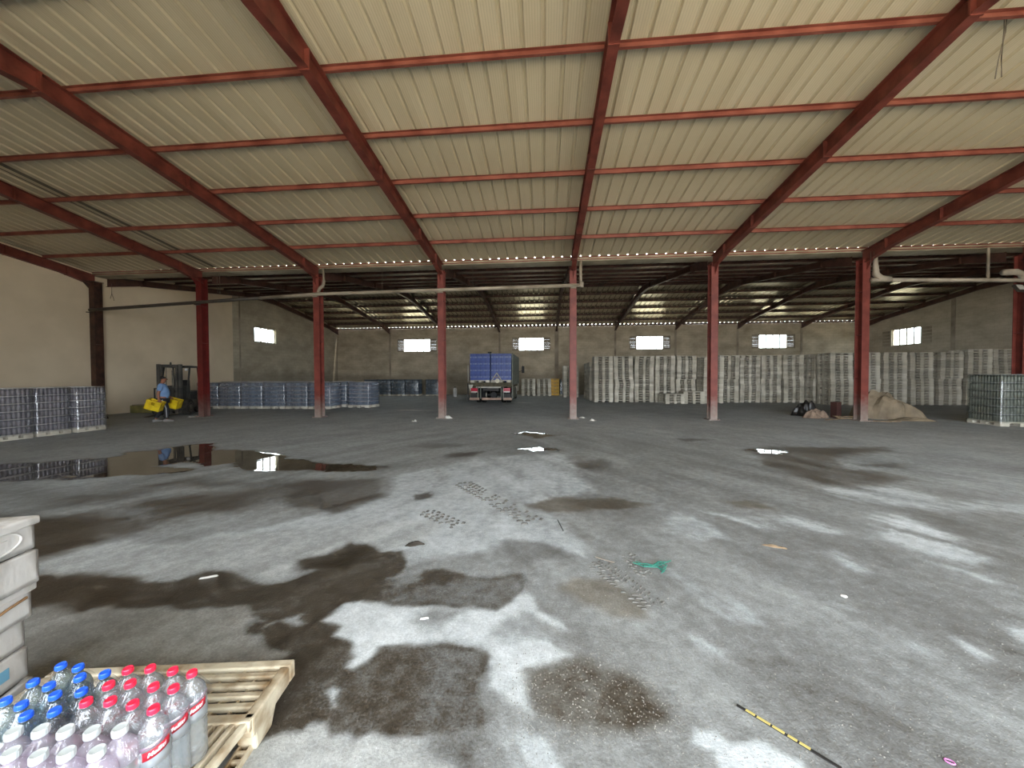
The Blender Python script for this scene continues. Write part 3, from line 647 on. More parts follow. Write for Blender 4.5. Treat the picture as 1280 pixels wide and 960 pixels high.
# right-hand block of stacks, in front of the right wall
rx = [15.85, 17.22, 18.58, 19.95, 21.35, 22.75, 24.1]
for i, x in enumerate(rx):
    stack(x, 21.55+.06*i, .03*math.sin(i*2.1), 20+(1 if i in (5, 6) else 0), '%s stack from the tarpaulin column' % ORD[i], '%s stack of the right-hand pallet block' % ORD[i], None, rnd.uniform(-1, 1), kink=10)
for i, (x, y) in enumerate(((15.72, 22.8), (15.6, 24.0))):
    stack(x, y, PI/2+.02, 20, '%s stack behind the right-hand corner' % ORD[i], '%s receding stack of the right-hand pallet block' % ORD[i], None, rnd.uniform(-1, 1), kink=10)
# long row of stacks across the back bay
for i in range(10):
    x = 3.62+1.215*i
    if i == 5: stack(x+.02, 22.6, .02, 19, 'stack pulled forward behind the middle column', 'pallet stack pulled forward of the long row', None, .3, kink=9)
    else: stack(x, 23.3+.05*(i % 3), .02*math.sin(i*1.7), 20, 'end stack nearest the truck', 'end stack of the long back row', None if i == 0 else 'a' if i < 5 else 'b', rnd.uniform(-1, 1), kink=10)
for i in range(9): stack(4.9+1.215*i+rnd.uniform(-.03, .03), 24.7, rnd.uniform(-.02, .02), 20, '', '', 'c')
for i, y in enumerate((24.75, 26.0, 27.2)): stack(3.5, y, 0, 18, '', '', 'd')
stack(2.0, 28.6, .05, 17, '', '', 'e')
for i in range(6): stack(17.2+1.35*i, 23.3, 0, 20, '', '', 'f')
for i, (x, n) in enumerate(((7.4, 4), (8.54, 5))):
    stack(x, 22.15, .1-.2*i, n, '%s low pile before the back row' % ('left', 'right')[i], 'low piles before the long back row')
for k_, lab_ in (('a', 'long back row of tall grey pallet stacks, part nearer the truck'), ('b', 'long back row of tall grey pallet stacks, part nearer the right-hand block'), ('c', 'second row of tall pallet stacks behind the long back row'), ('d', 'pallet stacks receding behind the truck end of the long row'), ('e', 'single darker pallet stack near the back wall beside the yellow crates'), ('f', 'rows of pallet stacks hidden behind the right-hand block')):
    stuff(tag(REST[k_].build('shipping_pallets', [PALM, PALM2, PALM3]), lab_, 'pallets'))
# dark low stacks against the back wall, beside the truck
for i, (px, n) in enumerate(((660.5, 10), (679.5, 10))):
    p = at(px, 495); stack(p.x+.06*i, 30.3, .0, n, '%s low stack beside the truck' % ORD[i], '%s low stack against the back wall' % ORD[i])

# ------------------------------------------------------------------ shrink-wrapped pallets of bottles
def bottle_layer(w, d, h, dia, body, cap, sheet):
    b = MB(); nx = int(w/dia); ny = int(d/dia); sx = w/nx; sy = d/ny; r = min(sx, sy)/2*.98
    prof = [(r*.85, 0), (r, h*.04), (r*.92, h*.2), (r, h*.35), (r*.94, h*.5), (r, h*.64), (r*.8, h*.76), (r*.34, h*.87)]
    for i in range(nx):
        for j in range(ny):
            if 1 <= i < nx-1 and 1 <= j < ny-1: continue
            M = T(-w/2+sx*(i+.5), -d/2+sy*(j+.5), 0)
            b.lathe(prof, 8, M, 0, False); b.lathe([(r*.36, h*.87), (r*.36, h*.97)], 6, M, 1)
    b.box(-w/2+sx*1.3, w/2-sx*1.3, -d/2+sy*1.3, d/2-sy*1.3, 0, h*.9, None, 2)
    b.box(-w/2-.002, w/2+.002, -d/2-.002, d/2+.002, h*.92, h*1.0, None, 3)
    return b.mesh('bottle_layer', [body, cap, DARKCORE, sheet], True)
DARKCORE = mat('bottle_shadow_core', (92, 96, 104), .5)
def wrap_mesh(w, d, h, z0, m, seed):
    r_ = random.Random(seed); b = MB(); n = 12; vs = []; fs = []; ring = []
    for (sx, sy) in ((1, -1), (1, 1), (-1, 1), (-1, -1)):
        for k in range(3):
            a = {(1,-1): -PI/2, (1,1): 0, (-1,1): PI/2, (-1,-1): PI}[(sx, sy)] + k*PI/4
            ring.append((sx*(w/2-.04)+.05*math.cos(a), sy*(d/2-.04)+.05*math.sin(a)))
    nr = len(ring); zs = [z0+h*i/6 for i in range(7)]
    for i, z in enumerate(zs):
        k = 1.012-.012*(i/6)**2
        for (x, y) in ring: vs.append((x*k+r_.uniform(-.008, .008), y*k+r_.uniform(-.008, .008), z))
    for i in range(6):
        for k in range(nr): fs.append((i*nr+k, i*nr+(k+1) % nr, (i+1)*nr+(k+1) % nr, (i+1)*nr+k))
    fs.append(tuple(range(6*nr, 7*nr)))
    b.add(vs, fs); return b.mesh('stretch_wrap', m, True)
def water_pallet(label, w, d, layers, lh, body, cap, sheet, film, loc, rz, group, dia=.085, seed=1, pm=PALM2):
    t = thing('wrapped_water_pallet', label, 'pallet of bottles', loc, rz, group)
    pallet_mb(w, d, .14).build('pallet', pm, t)
    key = (w, d, lh, body.name)
    if key not in LAY: LAY[key] = bottle_layer(w-.02, d-.02, lh, dia, body, cap, sheet)
    for i in range(layers): put('bottle_layer', LAY[key], t, (0, 0, .14+i*lh))
    put('stretch_wrap', wrap_mesh(w+.02, d+.02, layers*lh+.02, .1, film, seed), t)
    return t
LAY = {}
def water_mat(name, rgb, rgb2): return mat(name, rgb, .14, rgb2=rgb2, scale=6, spec=.7)
W_GREY = water_mat('clear_bottle_water', (118, 112, 118), (62, 58, 64)); W_BLUE = water_mat('blue_bottle_water', (112, 126, 144), (62, 76, 94)); W_GRN = water_mat('greenish_bottle_water', (118, 122, 112), (74, 78, 70)); W_DKB = water_mat('dark_blue_bottle_water', (92, 108, 128), (56, 68, 84))
CAPW = mat('pale_cap', (214, 210, 206), .4); CAPB = mat('blue_cap', (60, 92, 168), .4); SHT = mat('layer_sheet', (196, 190, 182), .6); SHTD = mat('layer_sheet_grey', (120, 124, 122), .6)
FILM = film_mat('stretch_film', (.93, .93, .95), .76, .13, .7, 7.)
FILMD = film_mat('stretch_film_dusty', (.9, .92, .9), .8, .35, .35, 5., (.3, .31, .28))
for i, (y, dx, lab) in enumerate(((8.28, 0, 'wrapped pallet of clear bottles cut by the left picture edge'), (9.09, -.06, 'wrapped pallet of clear bottles, middle of three in front of the beige wall'), (9.88, -.0, 'wrapped pallet of clear bottles standing last of three, beside the rust brown column'))):
    water_pallet(lab, 1.13, .72, 6, .2, W_GREY, CAPW, SHT, FILM, (-14.2+dx, y, 0), .05*(i-1), 'clear bottle pallets by the beige wall', seed=i, pm=PALM3)
for i in range(6):
    nm = ['half hidden behind the forklift and the dark red column', 'nearest the dark red column in full view', 'second in full view from the dark red column', 'third in full view from the dark red column', 'fourth in full view from the dark red column', 'partly hidden by the column with the drain elbow'][i]
    water_pallet('wrapped pallet of blue water bottles, ' + nm, 1.14, 1.0, 6, .2, W_BLUE, CAPB, SHT, FILM, (-17.3+1.215*i, 17.9, 0), .02*math.sin(3*i), 'front row of blue water pallets', seed=10+i)
water_pallet('wrapped pallet of blue water bottles at the open end of its row', 1.2, 1.0, 6, .2, W_BLUE, CAPB, SHT, FILM, (-9.6, 18.8, 0), -.12, 'front row of blue water pallets', seed=20, pm=PALM2)
for i in range(6):
    water_pallet('wrapped pallet of blue water bottles in the row behind, %s from the wall' % ORD[i], 1.14, 1.0, 6, .205, W_BLUE, CAPB, SHT, FILM, (-17.2+1.215*i, 19.2, 0), 0, 'second row of blue water pallets', seed=30+i)
for i, px in enumerate((462.5, 479.5, 497, 514.5, 540.5)):
    p = at(px, 495); water_pallet('dark blue wrapped water pallet against the back wall, %s from the left corner' % ORD[i], 1.14, 1.0, 4, .31, W_DKB, CAPB, SHTD, FILMD, (p.x, 30.1, 0), 0, 'dark water pallets against the back wall', .1, seed=40+i)
water_pallet('wrapped pallet of greenish bottles standing in front of the floodlight column', 1.15, 1.0, 6, .245, W_GRN, CAPW, SHTD, FILMD, (14.66, 13.02, 0), -.1, None, seed=50)

p = at(707, 494)
water_pallet('small dark blue wrapped water pallet beside the yellow crates at the back wall', 1.0, .9, 4, .3, W_DKB, CAPB, SHTD, FILMD, (p.x, 30.6, 0), 0, None, .1, seed=51)

# ------------------------------------------------------------------ truck
GREY = mat('truck_grey_paint', (112, 116, 106), .6, rgb2=(88, 90, 80), scale=5)
DARK = mat('chassis_black', (44, 42, 40), .6, rgb2=(30, 28, 27)); RUBBER = mat('tyre_rubber', (36, 35, 34), .85, bump=.2)
BEDM = mat('bed_timber', (92, 84, 66), .85, rgb2=(62, 58, 44), scale=8); PINKP = mat('faded_bumper', (176, 148, 130), .6, rgb2=(150, 122, 104))
LAMPR = mat('tail_lamp_red', (178, 34, 56), .25); LAMPW = mat('tail_lamp_pale', (222, 216, 210), .25); LIGHTG = mat('pale_grey_paint', (190, 186, 174), .6)
tr = thing('flatbed_truck', 'grey flatbed truck seen from behind, loaded with blue crates', 'truck', (-3.1, 21.0, 0))
def wheel(r, w, n=20):
    b = MB(); M = Matrix.Rotation(PI/2, 4, 'Y')
    b.lathe([(r*.6, -w/2), (r*.93, -w/2), (r, -w/2+.03), (r, w/2-.03), (r*.93, w/2), (r*.6, w/2)], n, M, 0)
    return b
def rim(r, w):
    return MB().lathe([(r*.15, -w/2-.03), (r*.3, -w/2-.03), (r*.35, -w/2+.02), (r*.6, -w/2-.005), (r*.6, w/2+.005), (r*.35, w/2-.02), (r*.3, w/2+.03), (r*.15, w/2+.03)], 14, Matrix.Rotation(PI/2, 4, 'Y'))
wm = wheel(.46, .27).mesh('wheel', RUBBER, True); rmm = rim(.46, .27).mesh('wheel_rim', LIGHTG)
for (x, y) in ((-.93, 1.5), (-.62, 1.5), (.62, 1.5), (.93, 1.5), (-.95, 5.4), (.95, 5.4)):
    o = put('wheel', wm, tr, (x, y, .46)); put('wheel_rim', rmm, o)
b = MB()
for x in (-.42, .42): b.box(x-.04, x+.04, .1, 6.4, .72, .94)
for y in (.15, 1.2, 2.6, 4.2): b.box(-.4, .4, y-.04, y+.04, .76, .9)
b.tube([(-.9, 1.5, .46), (.9, 1.5, .46)], .09, 8); b.tube([(-.9, 5.4, .46), (.9, 5.4, .46)], .07, 8); b.lathe([(.2, -.16), (.24, 0), (.2, .16)], 10, T(0, 1.5, .46) @ Matrix.Rotation(PI/2, 4, 'X'))
b.build('chassis', DARK, tr)
b = MB(); b.box(-1.23, 1.23, 0, 5.0, 1.12, 1.25); b.box(-1.24, 1.24, -.02, 0, 1.0, 1.25); b.box(-1.2, -1.1, 0, 5, .95, 1.12); b.box(1.1, 1.2, 0, 5, .95, 1.12); b.build('bed', BEDM, tr)
b = MB(); b.box(-.85, .62, -.03, .03, .93, 1.01); b.build('rear_crossbar', LIGHTG, tr)
for (x0, x1) in ((-1.22, -.66), (-.5, .62), (.75, 1.24)): MB().box(x0, x1, -.06, 0, .24, .37).build('underrun_bar', PINKP, tr)
for x in (-.74, -.58, .62, .74): MB().box(x-.03, x+.03, -.03, .02, .3, 1.0).build('bar_bracket', GREY, tr)
for s in (-1, 1):
    o = MB().box(s*.95-.2, s*.95+.2, -.05, .02, .68, .93).build('tail_lamp', LAMPR, tr); o['label'] = 'red tail lamp'
    MB().box(s*.95-.18, s*.95+.18, -.056, -.05, .68, .74).build('lamp_strip', LAMPW, o)
    MB().box(s*.95-.22, s*.95+.22, .06, .09, .2, .62).build('mud_flap', DARK, tr)
b = MB(); b.add([(-1.3, -.03, 1.12), (-1.02, -.03, 1.12), (-1.15, -.03, .72), (-1.3, 0, 1.12), (-1.02, 0, 1.12), (-1.15, 0, .72)], [(0,2,1), (3,4,5), (0,1,4,3), (1,2,5,4), (2,0,3,5)]); b.build('corner_gusset', LIGHTG, tr)
b = MB(); b.box(-1.34, -1.29, -.05, 0, .2, 1.2); b.build('side_post', DARK, tr)
MB().box(-1.33, -1.29, -.03, .01, 1.3, 2.25).build('stake_post', LIGHTG, tr)
b = MB()
for z in (1.3, 1.7, 2.1, 2.5, 2.85): b.box(1.25, 1.29, 0, 5.0, z-.06, z+.06)
for y in (.02, 1.25, 2.5, 3.75, 4.96): b.box(1.24, 1.31, y-.03, y+.03, .35 if y < .1 else 1.1, 2.95)
b.box(1.25, 1.28, .05, 4.95, 1.26, 2.9); b.build('side_gate', GREY, tr)
MB().box(1.24, 1.29, .02, 2.2, .3, .95).build('side_skirt', GREY, tr)
b = MB(); b.strip([(5.15, 2.6, .8), (5.3, 2.75, .6), (6.6, 2.7, .5), (7.0, 1.9, .5), (7.15, 1.2, .55)], -1.15, 1.15); b.build('cab', LIGHTG, tr, bevel=.05)
MB().box(-.85, .85, 5.12, 5.16, 1.7, 2.4).build('rear_window', DARK, tr)
o = MB().tube([(1.12, 6.4, 1.9), (1.5, 6.3, 2.05), (1.5, 6.3, 2.4)], .02, 6).build('mirror_arm', DARK, tr)
MB().box(1.42, 1.62, 6.26, 6.31, 1.85, 2.35).build('mirror', DARK, tr)
MB().box(-.16, .06, .06, .1, 2.93, 3.02).build('roof_marker', DARK, tr)
# loose triangle with a disc, standing on the bed edge
t = thing('warning_triangle', 'white warning triangle with a round disc on the truck bed', 'sign', (-2.73, 20.96, 1.25))
b = MB(); P3 = [(-.34, 0, .03), (.34, 0, .03), (0, .02, .56)]
for i in range(3): b.tube([P3[i], P3[(i+1) % 3]], .03, 6)
b.build('frame', LIGHTG, t); MB().tube([(-.18, 0, .3), (.18, 0, .3)], .02, 5).build('cross_bar', PINKP, t)
b = MB(); b.lathe([(.05, -.02), (.13, -.025), (.13, .015), (.05, .01)], 16, T(.04, -.04, .1) @ Matrix.Rotation(PI/2, 4, 'X')); b.build('disc', mat('pale_disc', (226, 220, 196), .5), t)
# crates of bottles on two pallets
CRB = mat('blue_crate_plastic', (62, 84, 156), .45, rgb2=(48, 66, 128), scale=4); CRT = mat('crate_bottles', (168, 182, 206), .3, rgb2=(110, 128, 168), scale=30)
def crate_meshes(w, d, h):
    b = MB(); e = .022
    for x in (-w/2, w/2-e):
        for y in (-d/2, d/2-e): b.box(x, x+e, y, y+e, 0, h)
    for (z0, z1) in ((0, .03), (h*.30, h*.36), (h*.58, h*.64), (h-.05, h)):
        b.box(-w/2, w/2, -d/2, -d/2+.012, z0, z1); b.box(-w/2, w/2, d/2-.012, d/2, z0, z1); b.box(-w/2, -w/2+.012, -d/2, d/2, z0, z1); b.box(w/2-.012, w/2, -d/2, d/2, z0, z1)
    b.box(-.012, .012, -d/2, -d/2+.012, 0, h); b.box(-w/2+.02, w/2-.02, -d/2+.02, d/2-.02, 0, h*.9)
    f = b.mesh('crate_body', CRB)
    b = MB()
    for i in range(3):
        for y in (-d/2+.055, d/2-.055):
            b.lathe([(.034, h*.88), (.034, h*.92), (.016, h*.985)], 8, T(-w/2+w*(i+.5)/3, y, 0))
            b.box(-w/2+w*(i+.5)/3-.024, -w/2+w*(i+.5)/3+.024, -d/2+.004, -d/2+.02, h*.37, h*.57)
    return f, b.mesh('bottle_necks', CRT)
cw, ch, cdp = .295, .385, .4
cf, cb = crate_meshes(cw-.006, cdp-.006, ch-.004)
for side, x0 in enumerate((-4.33, -3.09)):
    sname = ('kerb side', 'gate side')[side]
    tag(put('shipping_pallet', PALB if side == 0 else PAL, None, (x0+.59, 21.65, 1.25), 0), 'pallet under the %s block of blue crates on the truck' % ('left' if side == 0 else 'right'), 'pallet')
    for c in range(4):
        for k in range(4):
            o = thing('bottle_crate', 'blue crate in the %s block on the truck, %s, %s from the left' % (('left', 'right')[side], ('bottom layer', 'second layer up', 'third layer up', 'top layer')[k], ORD[c]), 'crate', (x0+cw*(c+.5), 21.37, 1.391+k*ch), 0, 'blue crates in the %s block on the truck' % ('left', 'right')[side])
            put('crate_body', cf, o); put('bottle_necks', cb, o)
for side, x0 in enumerate((-4.33, -3.09)):
    b = MB()
    for k in range(4):
        for c in range(4):
            for r in range(6): b.box(x0+cw*c+.003, x0+cw*(c+1)-.003, 21.58+cdp*r, 21.58+cdp*(r+1)-.006, (1.393 if r < 2 else 1.255)+k*ch, 1.391+(k+1)*ch-.006)
    stuff(tag(b.build('bottle_crates', CRB), 'hidden blue crates filling the truck bed ahead of the %s block' % ('left', 'right')[side], 'crates'))
# yellow crates, canister
YEL = mat('yellow_crate_plastic', (214, 168, 40), .5, rgb2=(176, 130, 26), scale=6); YELB = mat('bright_yellow_plastic', (226, 200, 30), .45, rgb2=(196, 160, 24), scale=5)
def open_crate(w, d, h, m):
    b = MB(); e = .02
    b.box(-w/2, w/2, -d/2, d/2, 0, .02)
    for (sx) in (-1, 1):
        x = sx*(w/2-e/2)
        b.cbox((x, 0, h*.3), (e, d, h*.6)); b.cbox((x, 0, h-.025), (e, d, .05)); b.cbox((x, -d/2+.06, h*.72), (e, .12, h*.3)); b.cbox((x, d/2-.06, h*.72), (e, .12, h*.3))
        y = sx*(d/2-e/2)
        b.cbox((0, y, h*.28), (w, e, h*.56)); b.cbox((0, y, h-.03), (w+.02, e+.012, .06)); b.cbox((-w/2+.08, y, h*.7), (.16, e, h*.34)); b.cbox((w/2-.08, y, h*.7), (.16, e, h*.34)); b.cbox((0, y, h*.5), (w+.015, e+.01, .02))
        for i in range(5): b.cbox((-w/2+w*(i+.5)/5, y, h*.3), (.015, e+.014, h*.56))
    return b.mesh('crate', m)
YC_ = open_crate(.52, .36, .27, YEL)
p = at(693.5, 494)
for k in range(5):
    o = tag(put('bottle_crate', YC_, None, (p.x, 30.4, .02+k*.275), .06*(k % 2)), 'yellow crate in the stack at the back wall, %s from below' % ORD[k], 'crate', 'yellow crates at the back wall')
    o.scale = (1.25, 1, 1)
p = at(571, 495.5)
t = thing('canister', 'small white canister standing on the floor left of the truck', 'canister', (p.x, 28.5, 0))
MB().lathe([(.14, 0), (.15, .03), (.15, .6), (.12, .68), (.05, .72)], 14).build('body', CAPW, t, smooth=True); MB().lathe([(.055, .72), (.055, .79)], 10).build('cap', DARK, t)

# ------------------------------------------------------------------ forklift
FKD = mat('forklift_dark_paint', (58, 56, 50), .5, rgb2=(38, 36, 33), scale=4); FKG = mat('forklift_dusty_paint', (112, 104, 90), .65, rgb2=(74, 68, 58), scale=5); SEAT = mat('black_vinyl', (30, 30, 30), .5)
fk = thing('forklift', 'dark dusty forklift parked beside the dark red column by the beige wall', 'forklift', tuple(at(214, 519.5)+Vector((-.38, .72, 0))), .45)
# local: the mast and forks point to -y
fw_ = wheel(.34, .24).mesh('wheel', mat('dusty_tyre', (74, 69, 62), .9, rgb2=(50, 47, 43), scale=6), True); fr_ = rim(.34, .24).mesh('wheel_rim', FKG)
for (x, y, s_) in ((-.48, -.55, 1), (.48, -.55, 1), (-.42, .75, .8), (.42, .75, .8)):
    o = put('wheel', fw_, fk, (x, y, .34*s_)); o.scale = (1, s_, s_); put('wheel_rim', fr_, o)
b = MB(); b.box(-.36, .36, -.7, .9, .25, .6); b.box(-.5, .5, -.2, .35, .3, .62); b.build('chassis', FKG, fk)
b = MB(); b.strip([(.6, 1.02, .28), (.95, 1.0, .25), (1.2, .85, .3), (1.25, .6, .4)], -.52, .52); b.build('counterweight', FKG, fk, bevel=.04)
b = MB(); b.strip([(-.1, .95, .55), (.6, 1.0, .55)], -.42, .42); b.build('engine_cover', FKD, fk, bevel=.02)
b = MB(); b.box(-.22, .22, .0, .4, 1.0, 1.1); b.strip([(.36, 1.5, 1.05), (.46, 1.48, 1.05)], -.22, .22); b.build('seat', SEAT, fk, bevel=.03)
b = MB()
for sx in (-1, 1):
    b.tube([(sx*.46, -.45, .6), (sx*.46, -.4, 1.2), (sx*.44, -.15, 2.08)], .035, 6); b.tube([(sx*.46, .75, .95), (sx*.44, .6, 2.08)], .035, 6)
b.build('guard_posts', FKD, fk)
b = MB(); b.box(-.52, .52, -.25, -.17, 2.04, 2.12); b.box(-.52, .52, .58, .66, 2.04, 2.12); b.box(-.52, -.45, -.25, .66, 2.04, 2.12); b.box(.45, .52, -.25, .66, 2.04, 2.12)
for i in range(6): b.box(-.36+.13*i, -.31+.13*i, -.2, .62, 2.07, 2.1)
b.build('guard_roof', FKD, fk)
b = MB()
for sx in (-1, 1):
    b.box(sx*.36-.05, sx*.36+.05, -.86, -.72, .08, 2.16); b.box(sx*.25-.04, sx*.25+.04, -.88, -.78, .1, 2.12)
for z in (.35, 1.15, 2.1): b.box(-.4, .4, -.82, -.76, z-.05, z+.05)
b.build('mast', mat('mast_dusty', (78, 73, 64), .55, rgb2=(46, 43, 38), scale=3), fk)
b = MB(); b.tube([(.1, -.78, .3), (.1, -.78, 1.9)], .04, 8); b.tube([(-.12, -.79, .4), (-.12, -.79, 2.1)], .015, 6); b.build('lift_cylinder', FKG, fk)
b = MB()
for z in (.25, .62): b.box(-.5, .5, -.94, -.88, z-.05, z+.05)
for x in (-.45, -.15, .15, .45): b.box(x-.02, x+.02, -.94, -.9, .6, 1.15)
b.box(-.47, .47, -.94, -.9, 1.12, 1.17); b.build('carriage', FKD, fk)
for x in (-.28, .28):
    b = MB(); b.box(x-.06, x+.06, -.98, -.94, .06, .66); b.strip([(-.98, .1, .05), (-1.9, .075, .055), (-2.0, .065, .055)], x-.06, x+.06); b.build('fork', FKG, fk)
b = MB(); b.tube([(0, -.45, .95), (0, -.2, 1.15)], .025, 6); pts = [(.17*math.cos(a*PI/8), -.2+.1*math.sin(a*PI/8), 1.15+.13*math.sin(a*PI/8)) for a in range(17)]; b.tube(pts, .015, 6, caps=False); b.build('steering_wheel', SEAT, fk)
b = MB(); b.lathe([(.05, -.05), (.06, 0), (.05, .05)], 10, T(.38, -.3, 1.95) @ Matrix.Rotation(PI/2, 4, 'X')); b.build('headlight', LAMPW, fk)
MB().lathe([(.035, 2.12), (.035, 2.24), (.02, 2.27)], 8, T(-.2, -.2, 0)).build('beacon', FKD, fk)
b = MB(); b.box(-.5, .5, -.34, -.3, .55, 1.25); b.build('dashboard', FKD, fk)

# ------------------------------------------------------------------ worker carrying two crates
SKIN = mat('skin', (150, 98, 72), .55); SHIRT = mat('light_blue_shirt', (120, 150, 190), .85, rgb2=(98, 128, 168), scale=6); TROU = mat('black_trousers', (34, 34, 40), .85); HAIR = mat('black_hair', (22, 19, 18), .7, bump=.4); SHOE = mat('grey_shoe', (120, 116, 112), .7); STRIPE = mat('pale_trouser_stripe', (196, 196, 200), .8)
def skin(name, pts, edges, m, parent, sub=2, root=0):
    me = bpy.data.meshes.new(name); me.from_pydata([p[:3] for p in pts], edges, []); me.materials.append(m)
    o = put(name, me, parent); sk = o.modifiers.new('skin', 'SKIN'); sk.use_smooth_shade = True
    for i, p in enumerate(pts):
        v = me.skin_vertices[0].data[i]; r = p[3] if len(p) == 4 else p[3:5]; v.radius = (r, r) if not isinstance(r, tuple) else r
        v.use_root = (i == root)
    s_ = o.modifiers.new('subdiv', 'SUBSURF'); s_.levels = sub; s_.render_levels = sub
    return o
pm_ = at(203.5, 527)
man = thing('person', 'stocky man in a light blue t-shirt and black trousers carrying two yellow crates', 'person', (pm_.x, pm_.y, 0), .82)
# faces +x; the camera sees his right side (-y)
hips = [(0,0,.86,.12), (.02,0,1.0,.15), (.01,0,1.16,.165), (-.01,0,1.29,.13), (.0,0,1.38,.065), (.03,0,1.44,.058), (.055,0,1.52,.088), (.05,0,1.6,.08)]
B = list(hips); Ed = [(i, i+1) for i in range(7)]
def limb(start, pts):
    a = start
    for p in pts: B.append(p); Ed.append((a, len(B)-1)); a = len(B)-1
    return a
wr_ = limb(3, [(-.01,-.15,1.31,.075), (-.04,-.21,1.24,.06), (-.1,-.25,1.02,.045), (-.09,-.27,.86,.034), (-.07,-.275,.79,.034)])
wl_ = limb(3, [(-.01,.15,1.31,.075), (.03,.21,1.24,.06), (.08,.25,1.02,.045), (.2,.25,.88,.034), (.25,.25,.82,.034)])
limb(0, [(.02,-.1,.78,.09), (.12,-.11,.46,.062), (.1,-.11,.14,.042), (.13,-.11,.06,.04), (.27,-.11,.035,.03)])
limb(0, [(.0,.1,.78,.09), (-.0,.1,.45,.062), (-.18,.1,.16,.042), (-.19,.1,.08,.04), (-.07,.1,.035,.03)])
for w_, dx in ((wr_, 0), (wl_, .05)):
    x, y, z, _ = B[w_]
    for f in range(4):
        fx = x-.036+.024*f; l = (.045, .05, .047, .038)[f]
        limb(w_, [(fx, y-.012, z-.05, .011), (fx, y-.016, z-.05-l*.6, .010), (fx+.002, y+.012, z-.05-l*.85, .009), (fx+.002, y+.03, z-.05-l*.6, .008)])
    limb(w_, [(x+.045, y+.005, z-.02, .012), (x+.055, y+.02, z-.055, .01), (x+.05, y+.034, z-.075, .009)])
body = skin('body', B, Ed, SKIN, man)
skin('shirt', [(.0,0,.80,.17), (.04,0,1.0,.205), (.02,0,1.16,.19), (-.01,0,1.29,.15), (.0,0,1.365,.085), (-.01,-.15,1.315,.095), (-.045,-.22,1.21,.08), (-.075,-.24,1.1,.075), (-.01,.15,1.315,.095), (.035,.22,1.21,.08), (.06,.24,1.1,.075)],
     [(0,1),(1,2),(2,3),(3,4),(3,5),(5,6),(6,7),(3,8),(8,9),(9,10)], SHIRT, man)
skin('trousers', [(0.01,0,.93,.19), (.02,-.1,.76,.115), (.12,-.11,.46,.088), (.1,-.11,.14,.07), (.1,-.11,.1,.068), (0,.1,.76,.115), (0,.1,.45,.088), (-.17,.1,.18,.07), (-.18,.1,.13,.066)],
     [(0,1),(1,2),(2,3),(3,4),(0,5),(5,6),(6,7),(7,8)], TROU, man)
skin('hair', [(.02,0,1.53,.085), (.03,0,1.6,.094), (.05,0,1.645,.078)], [(0,1),(1,2)], HAIR, man)
b = MB(); b.lathe([(.012, -.02), (.018, 0), (.006, .03)], 8, T(.142, 0, 1.53)); b.build('nose', SKIN, man, smooth=True)
for s_ in (-1, 1):
    MB().lathe([(.004, -.008), (.009, 0), (.004, .008)], 8, T(.13, s_*.033, 1.56)).build('eye', HAIR, man)
    MB().lathe([(.008, -.03), (.02, 0), (.01, .03)], 8, T(.05, s_*.088, 1.535)).build('ear', SKIN, man, smooth=True)
MB().box(.125, .138, -.024, .024, 1.478, 1.486).build('mouth', mat('lips', (110, 58, 50), .5), man)
for x, y, z, r in ((.1, -.11, 0, 0), (-.19, .1, 0, -.0)):
    b = MB(); b.strip([(-.08, .09, 0), (.02, .1, 0), (.14, .06, 0), (.2, .03, 0)], -.045, .045, T(x, y, z) @ Matrix.Rotation(-PI/2, 4, 'Z')); b.build('shoe', SHOE, man, bevel=.015)
b = MB(); b.tube([(.0, -.215, .8), (.1, -.19, .5), (.11, -.17, .16)], [.018, .015, .013], 6); b.build('trouser_stripe', STRIPE, man)
CRM = open_crate(.42, .30, .34, YELB)
MM = man.matrix_basis
def held(label, off, rot):
    o = tag(put('bottle_crate', CRM, None), label, 'crate', None)
    o.matrix_world = T(pm_.x, pm_.y, 0) @ Matrix.Rotation(.82, 4, 'Z') @ T(*off) @ euler(*rot) @ T(0, 0, -.33); return o
held('yellow plastic crate hanging from the near hand of the man', (-.14, -.33, .78), (.12, .35, -.35))
held('yellow plastic crate carried ahead in the far hand of the man', (.32, .28, .80), (.1, .3, -.5))

